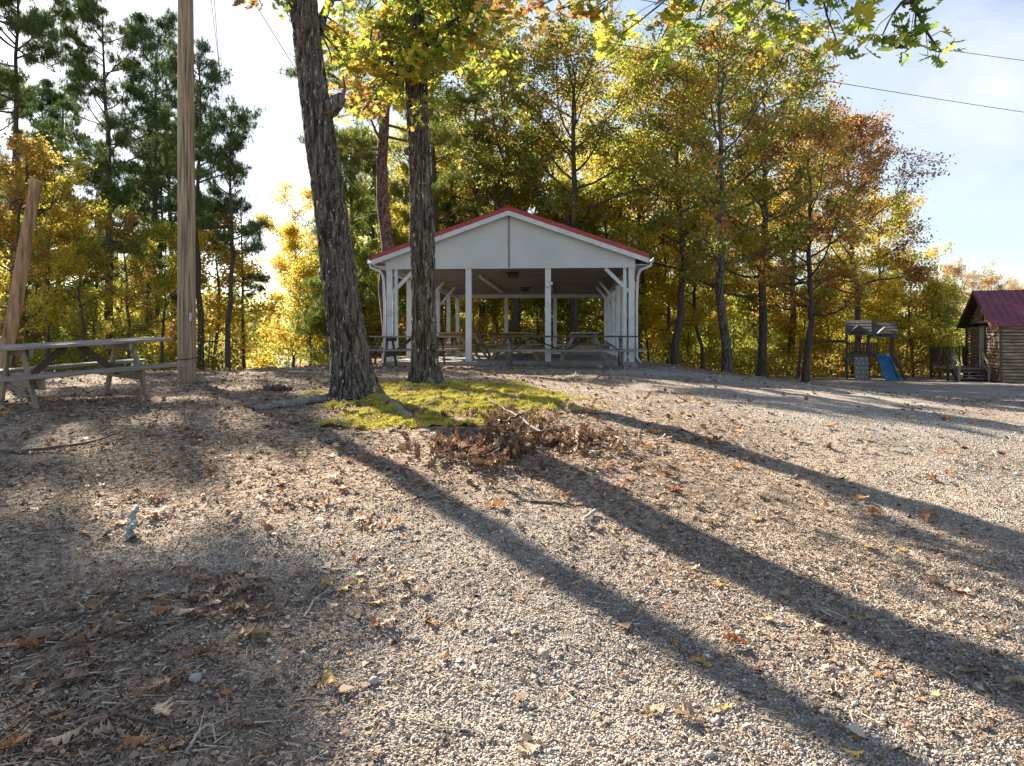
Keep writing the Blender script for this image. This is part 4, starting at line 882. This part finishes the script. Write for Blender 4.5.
# leafy limb overhanging the view at top right
ov = []
for (px, py, Y, rad, n, pal) in [(505, -6, 6.5, .16, 12, 'leaf_orange'), (535, 8, 6.2, .17, 15, 'leaf_orange'), (556, 10, 6.3, .14, 12, 'leaf_orange'), (590, 10, 6.3, .2, 16, 'leaf_ygreen'), (604, -4, 6, .15, 12, 'leaf_ygreen'),
        (622, 34, 6.1, .16, 12, 'leaf_ygreen'), (662, 38, 6.0, .16, 14, 'leaf_ygreen'), (655, 5, 6, .16, 14, 'leaf_orange'), (700, 18, 5.8, .18, 15, 'leaf_green'), (735, 0, 5.7, .16, 14, 'leaf_green'), (752, 22, 5.7, .17, 15, 'leaf_green'),
        (785, 4, 5.6, .17, 14, 'leaf_green'), (792, 34, 5.6, .13, 10, 'leaf_ygreen'), (828, 12, 5.5, .16, 13, 'leaf_green'), (838, 44, 5.4, .12, 9, 'leaf_ygreen'), (862, 4, 5.4, .15, 10, 'leaf_green'), (882, 36, 5.4, .15, 12, 'leaf_green'),
        (905, 8, 5.3, .15, 11, 'leaf_green'), (915, 36, 5.3, .13, 11, 'leaf_green'), (942, 52, 5.2, .09, 7, 'leaf_green'), (770, -25, 5.8, .25, 20, 'leaf_green'), (850, -25, 5.5, .22, 16, 'leaf_green'), (690, -25, 6, .25, 20, 'leaf_ygreen'), (600, -35, 6.3, .25, 20, 'leaf_ygreen')]:
    ov.append((*W(px, py, Y), rad, int(n * 2.1), pal))
oak2, b2 = near_oak('oak_tree', 'upright oak with leafy crown, right of the two near trunks', 11.5,
    [(427, 387), (425, 340), (423, 300), (421, 200), (418, 100), (414, 20), (412, -60), (414, -160)], [29, 26, 24.5, 23, 22.5, 21, 19, 15],
    [(WL([(414, -60, 11.5), (470, -150, 9.5), (560, -110, 7.6), (650, -60, 6.5), (760, -35, 5.8), (850, -22, 5.5), (915, 2, 5.35)]), .09, .008),
     (WL([(416, 60, 11.5), (450, 20, 11.2), (490, -20, 11)]), .05, .015), (WL([(417, 90, 11.5), (390, 62, 11.3), (362, 40, 11)]), .045, .012), (WL([(414, 0, 11.5), (380, -60, 12), (340, -140, 12.6)]), .08, .02),
     (WL([(414, -150, 11.5), (420, -220, 11.5), (450, -300, 11.8)]), .10, .03), (WL([(414, -30, 11.5), (470, -110, 12.2), (540, -200, 13)]), .08, .02)], c2 + ov, (.10, .165), 9)
kk, q_ = tube_arrays(np.array([W(411, 152, 11.4), W(407, 151, 11.35), W(404.5, 150, 11.33)]) - b2, np.array([.07, .065, .03]), 12); link('burl', npmesh('burl', kk, q_, True), M['bark_oak'], oak2)
def root_tube(parent, base, pts_, ra, rb, matn='root'):
    P = []
    for px, py, lift in pts_:
        x, y = ground_at(px, py); P.append((x, y, Hs(x, y) + lift))
    P = np.array(P); t0 = np.linspace(0, 1, len(P)); t1 = np.linspace(0, 1, 26); P = np.stack([np.interp(t1, t0, P[:, q]) for q in range(3)], -1)
    P[1:-1] = (P[:-2] + P[1:-1] * 2 + P[2:]) / 4
    R_ = np.linspace(ra, rb, 26); V, q = tube_arrays(P - base, R_, 12); V = V + (.022 * noise3(V[:, 0] * 9, V[:, 1] * 9, V[:, 2] * 9) + .01 * noise3(V[:, 0] * 40, V[:, 1] * 40, V[:, 2] * 40))[:, None]
    link('root', npmesh('root', V, q, True), M[matn], parent)
root_tube(oak1, b1, [(345, 396, .04), (320, 401, .03), (295, 406, .035), (272, 408, .035), (252, 411, .0)], .075, .03)
root_tube(oak1, b1, [(372, 396, .03), (392, 405, .01), (415, 422, .0), (438, 436, -.01)], .06, .03)
root_tube(oak2, b2, [(436, 380, .03), (446, 383, .01), (458, 387, -.02)], .07, .03)
root_tube(oak2, b2, [(418, 381, .02), (408, 386, .0), (402, 390, -.02)], .06, .03)

# ---------------------------------------------------------------- moss
mxs_ = np.arange(-3.2, 1.4, .022); mys_ = np.arange(7.4, 11.9, .022); MX, MY = np.meshgrid(mxs_, mys_)
def moss_mask(x, y):
    px = CX + F * x / y; d = (EYE - H0(x, y)) * F / y + HY
    e = 1.05 - np.sqrt(((px - 448) / 108) ** 2 + ((d - 403) / 29) ** 2); e2 = .9 - np.sqrt(((px - 358) / 48) ** 2 + ((d - 416) / 20) ** 2)
    return np.maximum(e, e2) + 1.05 * fbm(x, y, 1.9, 4) + .9 * np.minimum(.05, fbm(x, y, 5., 3))
mm = moss_mask(MX, MY); MZ = H(MX, MY) + np.clip(mm - .1, -.5, .35) * .07 - .002 + (.03 * noise3(MX * 9, MY * 11, 2) + .014 * noise3(MX * 24, MY * 24, 2)) * S(mm, 0, .2)
nx_, ny_ = len(mxs_), len(mys_); i = np.arange(ny_ - 1)[:, None] * nx_; j = np.arange(nx_ - 1)[None, :]
Q = np.stack([i + j, i + j + 1, i + nx_ + j + 1, i + nx_ + j], -1).reshape(-1, 4); keep = (mm > .10).ravel()[Q].all(1)
V = np.stack([MX, MY, MZ], -1).reshape(-1, 3); tn = np.clip(.42 + .9 * fbm(MX, MY, 5., 4), 0, 1).ravel()
rm = np.random.default_rng(8); cand = rm.uniform([-3.2, 7.4], [1.4, 11.9], (260000, 2)); mk = moss_mask(cand[:, 0], cand[:, 1]); cand = cand[mk > .0 + .42 * rm.random(len(mk)) ** 1.5][:70000]
cz = H(cand[:, 0], cand[:, 1]) + np.clip(moss_mask(cand[:, 0], cand[:, 1]), -.5, .35) * .07 - .009 + (.03 * noise3(cand[:, 0] * 9, cand[:, 1] * 11, 2) + .014 * noise3(cand[:, 0] * 24, cand[:, 1] * 24, 2)) * S(moss_mask(cand[:, 0], cand[:, 1]), 0, .2)
tri = (np.array([[-.14, 0, 0], [.14, 0, 0], [0, .15, 1]]), np.array([[0, 1, 2]]))
V2, F2, t2_ = scatter(tri[0], tri[1], np.stack([cand[:, 0], cand[:, 1], cz], -1), rm.uniform(.015, .038, len(cand)), rotmats(len(cand), rm, .6), np.clip(rm.normal(.6, .16, len(cand)) + .6 * fbm(cand[:, 0], cand[:, 1], 4., 3), 0, 1))
me = bpy.data.meshes.new('moss'); Qk = Q[keep]
tri2 = np.concatenate([Qk[:, [0, 1, 2]], Qk[:, [0, 2, 3]]]); me = npmesh('moss', np.concatenate([V, V2]), np.concatenate([tri2, F2 + len(V)]), False, np.concatenate([tn, t2_]))
tag(link('moss', me, M['moss_blade']), 'yellow-green moss patch around the oak roots', 'moss', kind='stuff')

# ---------------------------------------------------------------- gravel stones and litter on the ground
r = np.random.default_rng(99)
n = 430000; Yg = 2.1 * (10.5 / 2.1) ** r.random(n); Xg = r.uniform(-1, 1, n) * (.82 * Yg + .6)
la = litter_amount(Xg, Yg); kp = (r.random(n) > la * .92) & (r.random(n) < .45 + .9 * np.clip(.5 + fbm(Xg, Yg, .8, 3), 0, 1)) & (moss_mask(Xg, Yg) < .1); Xg, Yg = Xg[kp], Yg[kp]; n = len(Xg)
octv = np.array([[1, 0, 0], [-1, 0, 0], [0, 1, 0], [0, -1, 0], [0, 0, 1], [0, 0, -1]], float) * .5; octf = np.array([[0, 2, 4], [2, 1, 4], [1, 3, 4], [3, 0, 4], [2, 0, 5], [1, 2, 5], [3, 1, 5], [0, 3, 5]])
sz = r.lognormal(math.log(.0078), .45, n) * (1 + .04 * (Yg - 2)); S3 = np.stack([sz * r.uniform(.8, 1.3, n), sz * r.uniform(.7, 1.1, n), sz * r.uniform(.45, .9, n)], -1)
V, Fc, tt_ = scatter(octv, octf, np.stack([Xg, Yg, H(Xg, Yg) + sz * .12], -1), S3, rotmats(n, r, .6), np.clip(r.normal(.5, .24, n), 0, 1))
tag(link('gravel', npmesh('gravel', V, Fc, False, tt_), M['gravel']), 'loose grey gravel chips covering the ground', 'gravel', kind='stuff')
n = 190000; Yg = 2.1 * (26 / 2.1) ** r.random(n); Xg = r.uniform(-1, 1, n) * (.8 * Yg + .6); la = litter_amount(Xg, Yg)
kp = r.random(n) < .06 + .94 * la ** 1.3; kp &= (moss_mask(Xg, Yg) < 0) | (r.random(n) < .16); Xg, Yg = Xg[kp], Yg[kp]; n = len(Xg)
sz = r.lognormal(math.log(.019), .45, n) * (1 + .045 * (Yg - 2)); 
S3 = np.stack([sz * r.uniform(.45, 1.2, n), sz * r.uniform(.6, 1, n), sz * 1.5], -1)
V, Fc, tt_ = scatter(LEAF4[0], LEAF4[1], np.stack([Xg, Yg, H(Xg, Yg) + .006], -1), S3, rotmats(n, r, .45), np.clip(r.normal(.5, .25, n), 0, 1))
k = r.random(n) < .0
# pine straw
n2 = 42000; Y2 = 2.1 * (12 / 2.1) ** r.random(n2); X2 = r.uniform(-1, 1, n2) * (.8 * Y2 + .6); kp = r.random(n2) < .06 + .5 * litter_amount(X2, Y2); X2, Y2 = X2[kp], Y2[kp]; n2 = len(X2)
q4 = (np.array([[-.5, 0, 0], [.5, 0, 0], [.5, 1, .06], [-.5, 1, 0]]), np.array([[0, 1, 2, 3]]))
S3 = np.stack([np.full(n2, .0022) * (1 + .1 * Y2), r.uniform(.04, .11, n2), np.full(n2, .08)], -1)
Vb, Fb, tb_ = scatter(q4[0], q4[1], np.stack([X2, Y2, H(X2, Y2) + .008], -1), S3, rotmats(n2, r, .12), np.clip(r.normal(.7, .15, n2), 0, .9))
tag(link('leaf_litter', npmesh('leaf_litter', np.concatenate([V, Vb]), np.concatenate([Fc, Fb + len(V)]), False, np.concatenate([tt_, tb_])), M['litter']), 'fine leaf crumbs and pine straw scattered over the gravel', 'leaf litter', kind='stuff')
# many small fallen oak leaves too numerous to list, farther off
n = 3600; Yg = r.uniform(6.5, 26, n); Xg = r.uniform(-1, 1, n) * (.75 * Yg); kp = r.random(n) < .12 + .9 * litter_amount(Xg, Yg); Xg, Yg = Xg[kp], Yg[kp]; n = len(Xg)
lv, lf = oak_leaf(.9, .5, .06, 5, True)
V, Fc, tt_ = scatter(lv, lf, np.stack([Xg, Yg, H(Xg, Yg) + .012], -1), r.uniform(.06, .13, n), rotmats(n, r, .5), np.clip(r.normal(.55, .3, n), 0, 1))
tag(link('fallen_leaves', npmesh('fallen_leaves', V, Fc, False, tt_), M['litter']), 'small far-off fallen leaves dotted over knoll and lot', 'fallen leaves', kind='stuff')

# individual fallen leaves
LM = []
for sd, (cu, fo, wv_) in enumerate([(.25, .12, .03), (.6, .3, .05), (.12, .55, .05), (-.5, .2, .05), (.35, -.4, .05)]):
    v_, f_ = oak_leaf(cu, fo, wv_, 30 + sd); v_ = v_ - np.array([0, .5, 0]); v_[:, 2] -= v_[:, 2].min(); LM.append(npmesh('fallen_leaf', v_, f_))
    LM[-1].materials.append(M['fl_brown'])
    a = LM[-1].attributes.new('tint', 'FLOAT', 'POINT'); a.data.foreach_set('value', np.linspace(.3, .7, len(v_)).astype(np.float32))
def leaf_obj(px, py, mt, s, lab, group, yaw=None, var=None, tilt=.2):
    x, y = ground_at(px, py); me = LM[random.randrange(5) if var is None else var]
    o_ = bpy.data.objects.new('fallen_leaf', me); C.objects.link(o_); o_.location = (x, y, Hs(x, y) + .004 + s * .04); s *= 1.0; o_.scale = (s * random.uniform(.6, .95), s, s)
    o_.rotation_euler = (random.uniform(-tilt, tilt), random.uniform(-tilt, tilt), random.uniform(0, 6.28) if yaw is None else yaw)
    o_.material_slots[0].link = 'OBJECT'; o_.material_slots[0].material = M[mt]; tag(o_, lab, 'leaf', group); return o_
for (px, py, mt, s, lab) in [
    (250, 640, 'fl_tan', .17, 'pale tan oak leaf lying alone on gravel at lower left'), (284, 630, 'fl_tan', .11, 'small pale leaf just right of the large tan leaf'),
    (300, 576, 'fl_orange', .12, 'orange-brown leaf at the upper end of the brown leaf cluster'), (444, 661, 'fl_orange', .09, 'bright orange leaf lying flat at lower centre'),
    (330, 684, 'fl_yellow', .13, 'ochre curled leaf at the edge of the lower-left shade'), (532, 751, 'fl_tan', .12, 'tan leaf flake at the bottom edge of the view'),
    (958, 592, 'fl_tan', .16, 'tan lobed leaf between the long shadow and right edge'), (868, 549, 'fl_yellow', .13, 'yellowish curled leaf above the long shadow'),
    (736, 645, 'fl_orange', .13, 'orange leaf lying below the long shadow'), (765, 620, 'fl_tan', .11, 'tan curled leaf touching the lower rim of the long shadow'),
    (702, 668, 'fl_yellow', .11, 'small yellow leaf at lower right of centre'), (925, 521, 'fl_orange', .17, 'orange leaf cluster leaf at the rim of the wide shadow'),
    (757, 520, 'fl_yellow', .12, 'yellow leaf on the sunlit gravel between the two shadows'), (391, 527, 'fl_orange', .15, 'bright orange leaf standing on edge left of centre'),
    (495, 508, 'fl_orange', .15, 'orange leaf at the near side of the dead leafy branch'), (1018, 690, 'fl_tan', .14, 'tan leaf cut by the right edge below the long shadow'),
    (690, 722, 'fl_tan', .15, 'pale crumpled leaf near the bottom edge'), (345, 590, 'fl_yellow', .12, 'yellow-tan leaf on the sunlit litter'), (360, 600, 'fl_brown', .14, 'brown leaf beside the yellow-tan leaf'),
    (160, 690, 'fl_brown', .15, 'long brown leaf in the shade at lower left'), (78, 683, 'fl_brown', .16, 'brown leaf curled on gravel at far lower left'), (100, 605, 'fl_orange', .10, 'orange-tan leaf below the dark sticks at left'),
    (902, 552, 'fl_yellow', .10, 'pale yellow leaf at right above the long shadow')]:
    leaf_obj(px, py, mt, s, lab, None)
lr = random.Random(3); random.seed(11)
def gl(n, xr, yr, mts, sr, lab, group):
    for _ in range(n):
        px = lr.gauss(*xr); py = lr.uniform(*yr); mt = lr.choice(mts); ad = {'fl_brown': 'dark brown', 'fl_tan': 'pale tan', 'fl_orange': 'orange', 'fl_yellow': 'yellowish'}[mt]
        leaf_obj(px, py, mt, lr.uniform(*sr), lab.replace('one of the', 'one of the ' + ad), ad + ' ' + group)
gl(46, (215, 28), (572, 622), ['fl_brown', 'fl_tan', 'fl_brown'], (.09, .16), 'one of the dry leaves heaped where shade meets sun at lower left', 'leaves heaped at the lower-left shade edge')
gl(44, (285, 60), (452, 540), ['fl_orange', 'fl_tan', 'fl_orange', 'fl_brown'], (.09, .15), 'one of the leaves strewn over the sunlit ground left of centre', 'leaves on the sunlit ground left of centre')
gl(24, (375, 35), (540, 640), ['fl_orange', 'fl_tan', 'fl_yellow'], (.07, .12), 'one of the small leaves strewn on the middle foreground', 'leaves in the middle foreground')
gl(44, (110, 75), (560, 760), ['fl_brown', 'fl_tan', 'fl_orange', 'fl_brown'], (.08, .15), 'one of the leaves scattered in the shade at lower left', 'leaves in the lower-left shade')
gl(34, (90, 60), (430, 555), ['fl_brown', 'fl_tan', 'fl_orange'], (.08, .14), 'one of the leaves scattered in the shade in front of the picnic table', 'leaves before the picnic table')
gl(26, (640, 50), (430, 530), ['fl_orange', 'fl_brown', 'fl_tan'], (.08, .14), 'one of the leaves right of the dead leafy branch', 'leaves right of the dead branch')
gl(30, (850, 90), (405, 520), ['fl_orange', 'fl_brown', 'fl_tan', 'fl_orange'], (.09, .17), 'one of the sparse leaves lying across the right-hand gravel lot', 'leaves on the gravel lot')
gl(20, (780, 140), (560, 760), ['fl_tan', 'fl_brown', 'fl_yellow'], (.06, .11), 'one of the small leaves on the bare gravel at lower right', 'leaves at lower right')

# dead leafy branch
x0_, y0_ = ground_at(520, 452); z0_ = Hs(x0_, y0_); DB = empty('dead_branch', (x0_, y0_, z0_)); tag(DB, 'fallen branch with a heap of dead brown leaves below the moss', 'fallen branch')
r = np.random.default_rng(61); Bt = Tubes(); LP = []
def gp(px, py, l): x, y = ground_at(px, py); return np.array([x, y, Hs(x, y) + l])
for path in ([(600, 442, .03), (560, 440, .08), (520, 444, .10), (480, 452, .08), (440, 462, .03)], [(540, 442, .1), (510, 425, .14), (488, 416, .18)], [(520, 445, .1), (500, 462, .1), (478, 470, .05)], [(560, 440, .06), (585, 452, .05)], [(470, 455, .05), (448, 446, .08)], [(500, 436, .12), (530, 424, .14)]):
    P = np.array([gp(*q) for q in path]); t0 = np.linspace(0, 1, len(P)); t1 = np.linspace(0, 1, 14); P = np.stack([np.interp(t1, t0, P[:, q]) for q in range(3)], -1) - np.array([x0_, y0_, z0_]); P += r.normal(0, .01, P.shape)
    Bt.add(P, np.linspace(.016, .006, 14), 6)
    for _ in range(105):
        c = P[r.integers(1, 14)]; LP.append(c * np.array([1, 1, .45]) + r.normal(0, 1, 3) * np.array([.15, .15, .022]) * r.choice([.7, 1, 1.6, 2.2]))
link('stem', Bt.mesh('stem'), M['twig'], DB)
LP = np.array(LP); gz = H(LP[:, 0] + x0_, LP[:, 1] + y0_) - z0_; LP[:, 2] = np.maximum(LP[:, 2], gz + .02); k = len(LP)
lv, lf = oak_leaf(1.1, .8, .07, 8); sk = r.uniform(.07, .14, k); V, Fc, tt_ = scatter(lv, lf, LP, np.stack([sk * r.uniform(.4, .85, k), sk, sk], -1), rotmats(k, r, .95), np.clip(r.normal(.45, .25, k), 0, 1))
link('dead_leaves', npmesh('dead_leaves', V, Fc, False, tt_), M['dead_leaf'], DB)

# sticks
def stick(path, ra, rb, mt, lab, side=0, name='stick'):
    P = np.array([gp(*q) for q in path]); b0 = P.mean(0); b0[2] = Hs(b0[0], b0[1]); t0 = np.linspace(0, 1, len(P)); t1 = np.linspace(0, 1, 22); P = np.stack([np.interp(t1, t0, P[:, q]) for q in range(3)], -1); P[1:-1] = (P[:-2] + P[1:-1] * 2 + P[2:]) / 4
    P[:, 2] = np.maximum(P[:, 2], H(P[:, 0], P[:, 1]) + ra * .4); P += r.normal(0, ra * .35, P.shape); Bt = Tubes(); Bt.add(P - b0, np.linspace(ra, rb, 22), 8)
    for q in range(side):
        i0 = r.integers(5, 19); d = P[i0] - P[i0 - 1]; d = d / np.linalg.norm(d) + r.normal(0, .7, 3) * np.array([1, 1, .15]); Bt.add(curve(P[i0] - b0, d, r.uniform(.08, .25), 5, r, 0, .15), np.linspace(rb, .002, 5), 5)
    o_ = link(name, Bt.mesh(name), M[mt], loc=tuple(b0)); tag(o_, lab, 'stick'); return o_
stick([(0, 455, .02), (60, 451, .03), (100, 444, .04), (122, 436, .05)], .017, .008, 'twig', 'long dark stick lying in front of the picnic table', 2)
stick([(0, 633, .01), (50, 624, .015), (100, 614, .02), (135, 612, .01)], .012, .005, 'twig', 'dark stick at the left edge above the lower-left gravel', 2)
stick([(0, 674, .01), (30, 655, .02), (60, 640, .01)], .009, .004, 'twig', 'thin dark stick slanting up at the left edge', 1)
stick([(95, 640, .01), (130, 632, .02), (158, 622, .02)], .008, .004, 'twig', 'thin stick just right of the slanting dark stick', 1)
stick([(105, 716, .01), (140, 726, .02), (180, 731, .015), (198, 728, .01)], .009, .004, 'twig', 'thin curved twig at lower left', 1)
stick([(185, 758, .01), (200, 738, .03), (212, 732, .03), (216, 745, .01)], .006, .003, 'twig_pale', 'small bleached forked twig at the bottom left', 2)
stick([(410, 722, .01), (440, 730, .01), (480, 735, .01)], .004, .002, 'twig_pale', 'hair-thin pale twig at the bottom centre', 0)
stick([(595, 514, .02), (583, 524, .03), (596, 531, .02)], .013, .008, 'twig_pale', 'short pale broken stick in the long shadow', 0)
stick([(530, 503, .01), (566, 506, .01), (600, 508, .01)], .01, .006, 'twig', 'straight stick at the edge of the long shadow', 0)
stick([(304, 620, .01), (316, 600, .01), (330, 592, .01)], .007, .003, 'twig_pale', 'bleached twig left of centre on sunlit litter', 1)
stick([(210, 372, .03), (216, 374, .03)], .02, .01, 'twig', 'short dark stick beside utility pole base', 0)
stick([(268, 391, .03), (280, 390, .05), (290, 391, .03)], .06, .035, 'twig', 'short dark log left of the leaning oak', 0, 'log')
o_ = stick([(131, 542, .01), (132, 536, .06), (135, 526, .14)], .026, .016, 'lichen_stick', 'stubby pale green lichen-covered stick poking from the ground', 0)
# larger stones
bs = bmesh.new(); bmesh.ops.create_icosphere(bs, subdivisions=2, radius=.5)
for v in bs.verts: v.co *= 1 + .22 * float(noise3(v.co.x * 3, v.co.y * 3, v.co.z * 3 + 4)); v.co.z *= .7
sm = bpy.data.meshes.new('stone'); bs.to_mesh(sm); bs.free(); sm.materials.append(M['stone'])
for (px, py, s, lab) in [(374, 683, .05, 'pale rounded stone at the edge of lower-left shade'), (195, 681, .06, 'brownish stone in the lower-left shade'), (479, 607, .03, 'small dark pebble at centre foreground'),
                         (590, 740, .03, 'small pale pebble near bottom centre'), (710, 756, .035, 'white pebble near the bottom edge right of centre'), (648, 553, .04, 'tan stone beneath the rim of the long shadow'),
                         (600, 363, .16, 'white stone lying under the long picnic table')]:
    x, y = ground_at(px, py) if py > 370 else ((px - CX) / F * 18, 18.0)
    o_ = bpy.data.objects.new('stone', sm); C.objects.link(o_); o_.location = (x, y, Hs(x, y) + s * .2); o_.scale = (s, s * .85, s); o_.rotation_euler = (0, 0, px); tag(o_, lab, 'stone')
